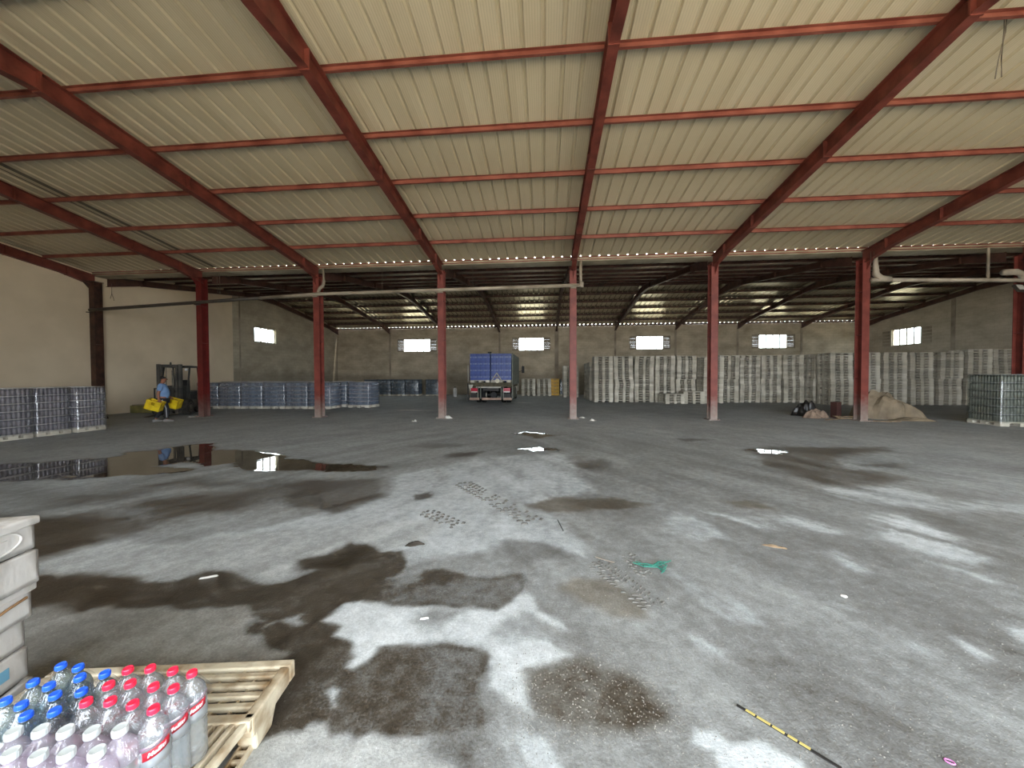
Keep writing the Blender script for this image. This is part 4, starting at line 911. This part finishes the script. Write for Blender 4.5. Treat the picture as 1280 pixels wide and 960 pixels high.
# ------------------------------------------------------------------ things along the left wall
p = at(161, 515.5); BLK = mat('mossy_yellow_block', (150, 142, 84), .9, rgb2=(112, 106, 66), scale=3, bump=.4)
t = thing('concrete_block', 'yellowish concrete block lying along the foot of the beige wall', 'block', (-18.2, 15.3, 0), .1)
b = MB(); b.box(-.55, .55, -.25, .25, 0, .34); b.build('block_body', BLK, t, bevel=.03); MB().box(-.5, .5, -.2, .2, .34, .37).build('mortar_top', CONC, t, bevel=.01)
def heap(name, label, cat, m, loc, ax, ay, h, seed, n=26, fold=.3, rz=0., pw=1.3, smooth=True):
    """low crumpled heap: a closed lump with folds, flat underneath"""
    vs = []; fs = []; rs = random.Random(seed); ph = [rs.uniform(0, 6.3) for _ in range(12)]
    for i in range(n+1):
        for j in range(n+1):
            u = -1+2*i/n; v = -1+2*j/n; r = min(1., max(abs(u), abs(v))); k = 1/max(1e-6, math.hypot(u, v))*r if r > 0 else 0
            x, y = u*k, v*k; a = math.atan2(v, u)
            edge = 1+.12*math.sin(3*a+ph[0])+.08*math.sin(5*a+ph[1])+.05*math.sin(9*a+ph[2])
            f = max(0, 1-r**2.2)**(1/pw)
            z = h*f*(1+fold*math.sin(4*x+3*y+ph[3])+fold*.6*abs(math.sin(5*x-4*y+ph[4]))-fold*.5+fold*.3*math.sin(11*y+5*x+ph[5])-fold*.55*(1-min(1, 5*abs(math.sin(2.2*x+3.1*y+ph[6]))))-fold*.4*(1-min(1, 6*abs(math.sin(3.4*x-1.6*y+ph[7])))))
            vs.append((x*ax*edge, y*ay*edge, max(z, .012 if r < 1 else 0)))
    for i in range(n):
        for j in range(n): a = i*(n+1)+j; fs.append((a, a+n+1, a+n+2, a+1))
    ring = [i*(n+1) for i in range(n+1)]+[n*(n+1)+j for j in range(1, n+1)]+[i*(n+1)+n for i in range(n-1, -1, -1)]+[j for j in range(n-1, 0, -1)]
    fs.append(tuple(ring))
    return tag(MB().add(vs, fs).build(name, m, None, loc, rz, smooth), label, cat)
heap('dark_sheet', 'dark crumpled sheeting lying at the wall beside the clear bottle pallets', 'sheeting', mat('dark_sheeting', (62, 56, 46), .8, rgb2=(40, 36, 30)), (-17.7, 12.6, 0), .7, .6, .5, 3)
# ------------------------------------------------------------------ tarpaulin and rubbish at the broad column
TARP = mat('beige_tarpaulin', (136, 121, 99), .75, rgb2=(108, 95, 77), scale=3, bump=.25, bscale=9); CLOTH = mat('pale_cloth', (142, 122, 104), .85, rgb2=(108, 90, 76), scale=8)
heap('tarpaulin', 'large beige tarpaulin heaped on the floor against the broad red column', 'tarpaulin', TARP, (12.62, 14.9, 0), 1.0, .7, .78, 11, 15, .3, -.25, 2.2, False)
heap('tarpaulin', 'flat corner of beige tarpaulin spread out from the larger heap', 'tarpaulin', TARP, (12.75, 13.95, 0), .6, .22, .1, 12, 24, .3, -.2)
heap('rag_pile', 'pile of crumpled pinkish rags lying left of the broad red column', 'rags', CLOTH, (10.15, 14.75, 0), .42, .3, .24, 13, 14, .6, 0., 1.3, False)
heap('rubbish_bag', 'black plastic rubbish behind the rags at the broad red column', 'rubbish', mat('black_plastic', (34, 32, 30), .35), (10.3, 15.5, 0), .5, .3, .42, 14, 26, .6)
WOODM = mat('old_timber', (150, 128, 100), .85, rgb2=(104, 86, 66), scale=10)
rw_ = random.Random(2)
for i in range(7):
    a = rw_.uniform(-.6, .5); l = rw_.uniform(.45, .95); x = 10.35+rw_.uniform(0, .9) if i < 5 else 11.55+.25*(i-5); y = 14.3+rw_.uniform(-.2, .25) if i < 5 else 13.62
    MBx = MB(); MBx.box(-l/2, l/2, -.04, .04, 0, .022)
    tag(MBx.build('timber_offcut', WOODM, None, (x, y, .002+.024*i*(i < 5)), a), 'thin broken timber offcut %s' % ('among the rags at the broad red column, %s in the pile' % ORD[i] if i < 5 else 'flat at the foot of the tarpaulin heap, %s one' % ('nearer', 'farther')[i-5]), 'timber', 'timber offcuts by the rags' if i < 5 else 'timber offcuts by the tarpaulin')
BOXM = mat('dark_red_board', (70, 40, 34), .8)
tag(MB().box(-.1, .1, -.12, .12, 0, .6).build('box', BOXM, None, (10.9, 14.75, 0), .2), 'dark reddish upright box tucked left of the broad red column', 'box')

# ------------------------------------------------------------------ litter on the floor
PAPER = mat('white_scrap', (204, 202, 196), .7); 
def scrap(label, px, py, w, d, h=.02, m=PAPER, rz=0., name='paper_scrap', cat='litter', seed=0):
    p = at(px, py); return heap(name, label, cat, m, (p.x, p.y, .001), w, d, h, 60+seed, 10, .8, rz)
scrap('white crumpled scrap at the foot of the column beside the truck', 560, 523, .22, .1, .07, seed=1)
scrap('flat white scrap on the floor right of the slim column', 728, 522.5, .16, .08, .03, seed=2)
scrap('small white crumpled scrap right of the slim column, nearer the camera', 741, 526, .13, .1, .05, seed=3)
scrap('tiny white scrap on the floor left of the truck column', 518, 527, .09, .06, .05, seed=4)
scrap('pale strip of scrap lying on the floor behind the truck column', 517, 513, .9, .12, .02, seed=5)
scrap('white scrap beside the tyre of the forklift', 238, 521.5, .14, .07, .03, seed=6)
scrap('white scrap on the floor behind the truck', 655, 503.5, .5, .12, .02, seed=7)
scrap('thin white strip lying on the wet band left of the tread marks', 262, 722, .06, .008, .006, rz=.5, seed=8)
scrap('small white sliver lying on the pale patch before the dark wet area', 531, 774, .03, .004, .004, rz=.3, seed=9)
scrap('tiny white chip on the grey floor at right', 1055, 746, .02, .012, .008, seed=10, rz=-.6)
scrap('small dark lump of mud left of the tread marks', 518, 681, .09, .035, .02, mat('mud', (58, 52, 44), .9), .3, 'mud_lump', 'mud', 11)
scrap('thin pale splinter lying on the grey floor', 968, 684, .1, .012, .012, WOODM, -.35, 'splinter', 'litter', 12)
STRAPG = mat('green_strap', (44, 122, 104), .5)
p = at(818, 709); b = MB()
for a in ((( -.16, .0), (-.06, .03), (.02, .0), (.1, .04), (.16, .08)), ((-.14, .05), (-.04, -.02), (.04, .03), (.08, -.04), (.02, -.12)), ((-.1, -.03), (.0, .01), (.06, .06), (.13, .05)), ((.0, .02), (.05, -.05), (.1, .0), (.05, .06), (.0, .02)), ((-.17, .02), (-.09, -.04), (.02, -.02), (.05, -.09))):
    b.tube([(x, y, .012+.012*math.sin(9*x+7*y)**2) for x, y in a], .0042, 5)
tag(b.build('strap_tangle', STRAPG, None, (p.x, p.y, 0), 0), 'tangle of green strapping lying on the grey floor', 'strap')
# black and yellow strip
p0 = at(921, 882); p1 = at(1052, 962); dv = p1-p0; L_ = dv.length
t = thing('marker_strip', 'thin black and yellow striped strip lying on the floor', 'strip', (p0.x, p0.y, 0), math.atan2(dv.y, dv.x))
MB().box(0, L_, -.0062, .0062, .001, .006).build('backing', DARK, t)
YS = mat('faded_yellow', (214, 198, 120), .6, rgb2=(190, 174, 100))
for (a, c) in ((.1, .2), (.22, .36), (.38, .50), (.53, .62), (.64, .74)):
    MB().box(L_*a, L_*c, -.0066, .0066, .006, .0075).build('yellow_band', YS, t)['label'] = 'yellow band'
p = at(1187, 953); b = MB(); b.tube([(  .015*math.cos(a*PI/8), .010*math.sin(a*PI/8), .004) for a in range(17)], .0028, 6, caps=False)
tag(b.build('ring', mat('pink_plastic', (214, 130, 190), .4), None, (p.x, p.y, 0), -.5, True), 'small pink plastic ring lying on the floor', 'ring')
for lab, a, c in (('short dark wire lying beside the tread marks', (697, 652), (704, 664)), ('thin straight pale wire lying at the start of the tread marks', (744, 699), (768, 704))):
    A, Cc = at(*a), at(*c); tag(MB().tube([(A.x, A.y, .02), ((A.x+Cc.x)/2, (A.y+Cc.y)/2, .012), (Cc.x, Cc.y, .005)], .005, 5).build('wire_piece', DARK if 'dark' in lab else WIRE), lab, 'wire')
# tread marks pressed in mud, loose grit
TREAD = mat('dried_mud', (106, 104, 99), .95, rgb2=(80, 78, 73), scale=12)
def tread(a, c, w, step, seed, hh):
    A, Cc = at(*a), at(*c); d = (Cc-A); n = int(d.length/step); d.normalize(); nrm = Vector((-d.y, d.x, 0)); b = MB(); rs = random.Random(seed)
    for i in range(n):
        for k in (-1.5, -.5, .5, 1.5):
            if rs.random() < .22: continue
            q = A+d*(i+.5*(abs(k) > 1))*step+nrm*k*w/4
            M = T(q.x, q.y, .0) @ Matrix.Rotation(math.atan2(d.y, d.x)+(.5 if k > 0 else -.5), 4, 'Z')
            hx = step*rs.uniform(.18, .3); hy = w*rs.uniform(.09, .13); z = hh*rs.uniform(.5, 1.2)
            b.add([(-hx,-hy,-.002),(hx,-hy,-.002),(hx,hy,-.002),(-hx,hy,-.002),(-hx*.5,-hy*.6,z),(hx*.5,-hy*.6,z),(hx*.5,hy*.6,z),(-hx*.5,hy*.6,z)], [(4,5,6,7),(0,1,5,4),(1,2,6,5),(2,3,7,6),(3,0,4,7)], M)
    stuff(b.build('tread_marks', TREAD, floor))
tread((746, 703), (822, 762), .22, .042, 1, .009); tread((578, 604), (672, 655), .3, .09, 2, .012); tread((532, 640), (580, 660), .22, .09, 3, .01); tread((785, 693), (812, 725), .14, .05, 4, .01)
GRIT = mat('grit', (140, 136, 128), .9, rgb2=(90, 86, 78), scale=20); gb = MB(); rs = random.Random(9)
for i in range(2600):
    if i % 3: p = at(rs.uniform(620, 1300), 640+330*rs.random()**.8)
    else: p = at(rs.uniform(640, 860), rs.uniform(810, 930))
    s_ = rs.uniform(.0015, .0042)*(1+.2*p.y); a = rs.uniform(0, 6.3)
    gb.add([(s_,0,-.001),(-.5*s_,.8*s_,-.001),(-.6*s_,-.7*s_,-.001),(0,0,s_*.8)], [(0,1,3),(1,2,3),(2,0,3)], T(p.x, p.y, 0) @ Matrix.Rotation(a, 4, 'Z'))
stuff(gb.build('grit', GRIT, floor))
# ------------------------------------------------------------------ foreground: white crates, plastic pallet, bottles
WHT = mat('dirty_white_plastic', (200, 197, 192), .55, rgb2=(138, 130, 117), scale=6, bump=.15, lo=.36, hi=.56, stretch=(1, 1, .35)); BLUEST = mat('blue_stain', (120, 176, 206), .6)
ca = -.315                                   # the crates recede along (-sin, cos) of this turn
far = Vector((-2.455, 1.55, 0))
def crate_box(w, l, h, lip):
    b = MB(); e = .025
    b.box(-w, 0, -l, 0, 0, .03)
    b.box(-e, 0, -l, 0, 0, h); b.box(-w, -w+e, -l, 0, 0, h); b.box(-w, 0, -e, 0, 0, h); b.box(-w, 0, -l, -l+e, 0, h)
    if lip: b.box(-w-.012, .012, -l-.012, .012, h-.035, h+.004)
    return b
wc = [('lowest dirty white crate behind the blue-capped bottles', .16, -.02, 0), ('dirty white crate with pale blue smears near the blue-capped bottles', .15, -.04, 0), ('dirty white crate with a dark scuff, middle of the stack at picture edge', .14, -.05, 0), ('yellowed white crate with a curved rusty seam, fourth up in its stack', .165, -.02, 1), ('white crate with a streaked side directly under the topmost crate', .165, .012, 0), ('topmost white crate with a raised oval, at the left picture edge', .155, .0, 1)]
z = 0.
u1 = Vector((-math.sin(-ca), math.cos(ca), 0)); u1 = Vector((-.31, .951, 0)); n1 = Vector((.951, .31, 0)); ang = math.atan2(.31, .951)
for i, (lab, h, off, lip) in enumerate(wc):
    q = far + n1*off
    t = thing('plastic_crate', lab, 'crate', (q.x, q.y, z), ang, 'white plastic crates at the picture edge')
    crate_box(.4, .62, h-.004, lip).build('shell', WHT, t, bevel=.008)
    if i == 5:
        b = MB(); b.tube([(.004, -.2+.13*math.cos(a*PI/16), h*.48+.052*math.sin(a*PI/16)) for a in range(33)], .0045, 6, caps=False)
        for k in range(3): b.box(-.002, .004, -.27+.055*k, -.235+.055*k, h*.4, h*.57)
        b.build('raised_oval', WHT, t)
    if i == 3:
        b = MB(); b.tube([(.012, -.5, h*.25), (.014, -.3, h*.4), (.014, -.12, h*.62), (.012, -.04, h*.66)], .006, 6); b.build('seam', mat('rusty_seam', (150, 116, 80), .7), t)
    if i == 2:
        b = MB(); b.box(-.001, .003, -.22, -.15, h*.45, h*.75); b.box(-.001, .003, -.3, -.26, h*.3, h*.5); b.build('scuff', mat('dark_scuff', (52, 44, 52), .7), t)
    if i == 1:
        b = MB(); b.box(-.001, .003, -.26, -.17, h*.3, h*.6); b.box(-.001, .003, -.13, -.09, h*.35, h*.7); b.box(-.001, .003, -.36, -.29, h*.25, h*.5); b.build('blue_smear', BLUEST, t)
    z += h
# plastic pallet
PP = mat('dirty_cream_plastic', (206, 195, 170), .5, rgb2=(136, 112, 80), scale=6, bump=.12, lo=.36, hi=.56)
pr_ = math.radians(8)
t = thing('plastic_pallet', 'dirty cream plastic pallet with open slats under the bottles', 'pallet', (-1.268, 1.735, 0), pr_)
Hh = .165; Wd = 1.15; Dp = 1.0        # local: far right corner at the origin, x to the left is negative, y towards the camera is negative
def rod(b, p, q, r): b.tube([p, q], r, 8)
for (a, c) in ((( -Wd, -.05), (0, 0)), ((-Wd, -Dp), (0, -Dp+.05)), ((-.045, -.33), (0, -.05)), ((-Wd, -Dp+.05), (-Wd+.045, -.05))):
    b = MB(); b.box(a[0], c[0], a[1], c[1], Hh-.085, Hh); b.build('rim', PP, t, bevel=.008)
for i in range(4):
    b = MB(); y = -.085-.056*i; b.box(-Wd+.04, -.045, y-.015, y+.015, Hh-.03, Hh-.004); b.build('slat', PP, t, bevel=.006)
b = MB()
for i in range(14): b.box(-Wd+.05+.08*i, -Wd+.062+.08*i, -.3, -.05, Hh-.05, Hh-.018, None)
b.build('cross_rib', PP, t)
MB().box(-Wd+.04, -.005, -.345, -.30, Hh-.05, Hh).build('cross_beam', PP, t, bevel=.006)
for i in range(14):
    x0 = -.028-.044*i; x1 = x0-(.030 if i < 2 else .018); hw = .011 if i else .014
    b = MB(); b.add([(x0-hw,-.34,Hh-.035),(x0+hw,-.34,Hh-.035),(x1+hw,-.68,Hh-.035),(x1-hw,-.68,Hh-.035),(x0-hw,-.34,Hh-.004),(x0+hw,-.34,Hh-.004),(x1+hw,-.68,Hh-.004),(x1-hw,-.68,Hh-.004)], [(0,3,2,1),(4,5,6,7),(0,1,5,4),(1,2,6,5),(2,3,7,6),(3,0,4,7)]); b.build('slat', PP, t, bevel=.004)
b = MB()
for y in (-.40, -.48, -.56): 
    b.box(-.26, -.13, y-.014, y+.014, Hh-.05, Hh-.014); b.box(-.66, -.3, y-.014, y+.014, Hh-.05, Hh-.014)
b.build('cross_rib', PP, t)
for i in range(4):
    b = MB(); y = -.70-.075*i; b.box(-Wd+.04, -.1, y-.022, y+.022, Hh-.035, Hh-.004); b.build('slat', PP, t, bevel=.008)
for (x, y) in ((-.035, -.25), (-.035, -Dp+.06), (-Wd+.09, -.09), (-Wd+.09, -Dp+.06), (-Wd/2, -.09)):
    b = MB(); b.add([(x-.045,y-.05,0),(x+.03,y-.05,0),(x+.03,y+.06,0),(x-.045,y+.06,0),(x-.06,y-.07,Hh-.06),(x+.035,y-.07,Hh-.06),(x+.035,y+.1,Hh-.06),(x-.06,y+.1,Hh-.06)], [(0,3,2,1),(4,5,6,7),(0,1,5,4),(1,2,6,5),(2,3,7,6),(3,0,4,7)]); b.build('foot', PP, t, bevel=.01)
b = MB(); b.box(-.03, -.022, -.95, -.28, .0, .03); b.box(-.075, -.067, -.95, -.28, .0, .03)
for i in range(18): b.box(-.067, -.03, -.3-.036*i, -.29-.036*i, .002, .028)
b.build('bottom_runner', PP, t)
PTOP = Hh

# bottles
def pet(name, tint, rough=.04, haze=.1, hz=(.8, .84, .86)):
    """thin clear bottle wall with water: tinted see-through, refraction and rim gloss"""
    m = bpy.data.materials.new(name); m.use_nodes = True; nt = m.node_tree; nt.nodes.remove(nt.nodes['Principled BSDF']); out = nt.nodes['Material Output']; L = nt.links.new; N = nt.nodes.new
    tr_ = N('ShaderNodeBsdfTransparent'); tr_.inputs[0].default_value = (*tint, 1)
    rf = N('ShaderNodeBsdfRefraction'); rf.inputs['IOR'].default_value = 1.16; rf.inputs['Roughness'].default_value = .03; rf.inputs[0].default_value = (*tint, 1)
    gl = N('ShaderNodeBsdfGlossy'); gl.inputs['Roughness'].default_value = rough
    df = N('ShaderNodeBsdfDiffuse'); df.inputs[0].default_value = (*hz, 1)
    a = N('ShaderNodeMixShader'); a.inputs[0].default_value = .45; L(tr_.outputs[0], a.inputs[1]); L(rf.outputs[0], a.inputs[2])
    lw = N('ShaderNodeLayerWeight'); lw.inputs['Blend'].default_value = .35
    mr = N('ShaderNodeMapRange'); mr.inputs['To Min'].default_value = .07; mr.inputs['To Max'].default_value = .55; L(lw.outputs['Facing'], mr.inputs['Value'])
    g = N('ShaderNodeMixShader'); L(mr.outputs[0], g.inputs[0]); L(a.outputs[0], g.inputs[1]); L(gl.outputs[0], g.inputs[2])
    h = N('ShaderNodeMixShader'); h.inputs[0].default_value = haze; L(g.outputs[0], h.inputs[1]); L(df.outputs[0], h.inputs[2])
    L(h.outputs[0], out.inputs['Surface']); return m
PETC = pet('clear_pet', (.94, .96, .97)); PETB = pet('bluish_pet', (.62, .74, .78), haze=.05, hz=(.4, .55, .62)); PETP = pet('pinkish_pet', (.94, .90, .95), haze=.28, hz=(.86, .78, .88))
def bottle_prof(r, h, hn):
    p = [(r*.55, .004), (r*.9, .0), (r, .012)]
    z = .03
    while z < h*.66: p += [(r, z), (r*.955, z+.008), (r, z+.016)]; z += .024
    p += [(r, h*.68), (r*.985, h*.69), (r*.985, h*.72), (r, h*.73), (r*.97, h*.78), (r*.84, h*.84), (r*.56, h*.895), (hn, h*.93), (hn, h*.955), (hn*1.12, h*.957), (hn*1.12, h*.965), (hn, h*.967), (hn, h*.975)]
    return p
def cap_mesh(r, z, hh, m):
    b = MB(); n = 20; b.lathe([(r*.97, z), (r, z+.002), (r, z+hh-.003), (r*.9, z+hh), (r*.6, z+hh-.0012), (.0005, z+hh-.0012)], n)
    for k in range(n): a = 2*PI*k/n; b.cbox((0, 0, 0), (.0012, .0016, hh*.7), Matrix.Rotation(a, 4, 'Z') @ T(r, 0, z+hh*.45))
    return b.mesh('cap', m, False)
def band(r, z0, z1, m, a0=-PI, a1=PI, tilt=0., n=24, name='label'):
    b = MB(); vs = []; fs = []
    for i in range(n+1):
        a = a0+(a1-a0)*i/n; dz = tilt*(a-(a0+a1)/2)*r
        for rr in (r, r+.0006):
            vs += [(rr*math.cos(a), rr*math.sin(a), z0+dz), (rr*math.cos(a), rr*math.sin(a), z1+dz)]
    for i in range(n): o = 4*i; fs += [(o+2, o+6, o+7, o+3), (o, o+1, o+5, o+4), (o+1, o+3, o+7, o+5), (o, o+4, o+6, o+2)]
    fs += [(0, 2, 3, 1), (4*n, 4*n+1, 4*n+3, 4*n+2)]
    b.add(vs, fs); return b.mesh(name, m, True)
def text_mesh(word, r, zc, size, m, tilt, shear=.25):
    cu = bpy.data.curves.new('lettering', 'FONT'); cu.body = word; cu.size = size; cu.align_x = 'CENTER'; cu.align_y = 'CENTER'; cu.shear = shear; cu.extrude = .0; cu.offset = size*.012; cu.resolution_u = 3
    o = bpy.data.objects.new('lettering', cu); COL.objects.link(o)
    bpy.context.view_layer.update(); me = bpy.data.meshes.new_from_object(o.evaluated_get(bpy.context.evaluated_depsgraph_get()))
    bpy.data.objects.remove(o); me.name = 'lettering'
    for v in me.vertices:
        x, y = v.co.x, v.co.y; a = x/r; v.co = (r*math.cos(a), r*math.sin(a), zc+y+tilt*x)
    me.materials.clear(); me.materials.append(m); return me
RCAP = mat('red_cap', (232, 44, 74), .35, var=.02); BCAP = mat('blue_cap_bright', (40, 96, 222), .35, var=.02); WCAP = mat('white_cap', (192, 198, 197), .35, var=.02)
REDL = mat('red_banner', (170, 20, 40), .6, var=.02); LABW = film_mat('pale_label', (.9, .94, .97), .3, .3, .1, 5., (.84, .9, .95)); LABP = film_mat('pink_label', (.95, .85, .93), .55, .3, .1, 5., (.86, .55, .74)); LABD = film_mat('teal_label', (.6, .75, .8), .6, .3, .1, 5., (.25, .4, .48)); TXT = mat('white_lettering', (250, 250, 250), .5, var=0.)
RB, HB = .0425, .325
redm = MB().lathe(bottle_prof(RB, HB, .0135), 28).mesh('bottle_body', PETC, True); redc = cap_mesh(.0158, HB*.968, .0185, RCAP)
lab = band(RB*1.006, HB*.5, HB*.66, LABW); ban = band(RB*1.03, HB*.605, HB*.695, REDL, -.85, .85, .28, name='banner'); txt = text_mesh('Melliti', RB*1.055, HB*.65, .0195, TXT, .28); orn = band(RB*1.006, HB*.71, HB*.745, LABP, -1.2, 1.2, .28, name='ornament')
blum = MB().lathe(bottle_prof(.0385, .315, .0135), 24).mesh('bottle_body', PETB, True); bluc = cap_mesh(.0158, .315*.968, .0175, BCAP); blab = band(.0388, .11, .2, LABD)
whm = MB().lathe(bottle_prof(.0455, .31, .0165), 24).mesh('bottle_body', PETP, True); whc = cap_mesh(.0195, .31*.965, .022, WCAP); wlab = band(.0460, .11, .215, LABW); wpk = band(.0464, .10, .135, LABP, -1.3, 1.3, .2, name='banner')
def bottle(kind, x, y, label, group):
    t = thing('water_bottle', label, 'bottle', (x, y, PTOP-.002), math.atan2(-y, -x)+.12, group)
    if kind == 'r':
        put('bottle_body', redm, t); put('cap', redc, t)['label'] = 'red screw cap'
        l = put('label', lab, t); put('banner', ban, t); put('lettering', txt, t); put('ornament', orn, t)
    elif kind == 'b':
        put('bottle_body', blum, t); put('cap', bluc, t)['label'] = 'blue screw cap'; put('label', blab, t)
    else:
        put('bottle_body', whm, t); put('cap', whc, t)['label'] = 'white screw cap'; put('label', wlab, t); put('banner', wpk, t)
zt = PTOP+.318
ROWN = ['far', 'middle', 'near']; CN = ['first', 'second', 'third', 'fourth', 'fifth']
SPOT = {'r': [], 'b': [], 'w': []}
RED_ = [[(160,839),(188,837),(216,840),(240,843)], [(136,858),(163,856),(192,860),(217,862)], [(108,879),(138,878),(166,882),(192,888)]]
for r, row in enumerate(RED_):
    for c, (px, py) in enumerate(row):
        p = at(px, py, zt); SPOT['r'].append((p.x, p.y))
        bottle('r', p.x, p.y, 'red-capped clear water bottle, %s from the blue caps in the %s red row' % (CN[c], ROWN[r]), 'red-capped bottles on the plastic pallet')
BLUE_ = [[(72,838),(93,840),(98,851),(125,848)], [(45,853),(67,858),(76,869),(104,866)], [(11,875),(33,879),(45,890),(75,886)]]
def spread(P, dmin, fixed=(), it=200):
    """nudge bottles apart until none overlap"""
    P = [Vector((p[0], p[1])) for p in P]; Q = [Vector((p[0], p[1])) for p in fixed]
    for _ in range(it):
        for a in range(len(P)):
            for b_ in range(len(P)):
                if a < b_:
                    d = P[a]-P[b_]; l = d.length
                    if l < dmin: d = d.normalized()*(dmin-l)/2; P[a] += d; P[b_] -= d
            for q in Q:
                d = P[a]-q; l = d.length
                if l < dmin+.005: P[a] += d.normalized()*(dmin+.005-l)
    return P
flat = [q for row in BLUE_ for q in row]
BP = spread([at(px, py, PTOP+.308) for px, py in flat], .0775, SPOT['r'])
SPOT['b'] = [(p.x, p.y) for p in BP]
for n_, p in enumerate(BP):
    bottle('b', p.x, p.y, 'blue-capped water bottle, %s from the white crates in the %s blue row' % (CN[n_ % 4], ROWN[n_//4]), 'blue-capped bottles on the plastic pallet')
for r in range(3):
    for c in range(5):
        px, py = [(-13+33*c, 914-.6*c), (-20+35*c, 941-.6*c), (-30+38*c, 974)][r]
        if r == 0: px, py = [(17,914),(51,911),(82,912),(115,913),(150,910)][c]
        if r == 1: px, py = [(-22,942),(14,940),(48,943),(83,940),(121,938)][c]
        p = at(px, py, PTOP+.315)
        if r == 2: q = SPOT['w'][c+5]; p = Vector((q[0]+.005, q[1]-.092, 0))
        SPOT['w'].append((p.x, p.y))
        bottle('w', p.x, p.y, 'white-capped bottle, %s from the picture edge in the %s white row' % (CN[c], ROWN[r]), 'white-capped bottles on the plastic pallet')
# clinging shrink film over each group of bottles
def shrink(kind, label, R_, H_, m, hn):
    P = SPOT[kind]; x0 = min(p[0] for p in P)-R_*1.05; x1 = max(p[0] for p in P)+R_*1.05; y0 = min(p[1] for p in P)-R_*1.05; y1 = max(p[1] for p in P)+R_*1.05
    n = 56; k = int(n*(y1-y0)/(x1-x0)); vs = []; fs = []; rs = random.Random(3)
    for j in range(k+1):
        for i in range(n+1):
            x = x0+(x1-x0)*i/n; y = y0+(y1-y0)*j/k; z = 0
            for (bx, by) in P:
                d = math.hypot(x-bx, y-by)
                if d < hn+.004: zz = H_*.95
                else: zz = H_*.95-(d-hn-.004)*1.75
                z = max(z, zz)
            dm = min(math.hypot(x-p[0], y-p[1]) for p in P)
            vs.append((x, y, PTOP+max(z, H_*.68)+rs.uniform(-.003, .003)))
    N_ = n+1
    for j in range(k):
        for i in range(n):
            c = [(x0+(x1-x0)*(i+.5)/n), (y0+(y1-y0)*(j+.5)/k)]
            dm = min(math.hypot(c[0]-p[0], c[1]-p[1]) for p in P)
            if dm < hn+.003 or dm > R_*1.35: continue
            fs.append((j*N_+i, j*N_+i+1, (j+1)*N_+i+1, (j+1)*N_+i))
    return tag(MB().add(vs, fs).build('shrink_film', m, smooth=True), label, 'film')
SF = film_mat('shrink_film', (.97, .97, .98), .86, .1, .8, 30., (.8, .82, .84))
shrink('r', 'clear wrinkled shrink film stretched over the red-capped bottles', RB, HB, SF, .016)
shrink('b', 'clear wrinkled shrink film stretched over the blue-capped bottles', .0385, .315, SF, .016)
shrink('w', 'clear wrinkled shrink film stretched over the white-capped bottles', .0455, .31, SF, .02)
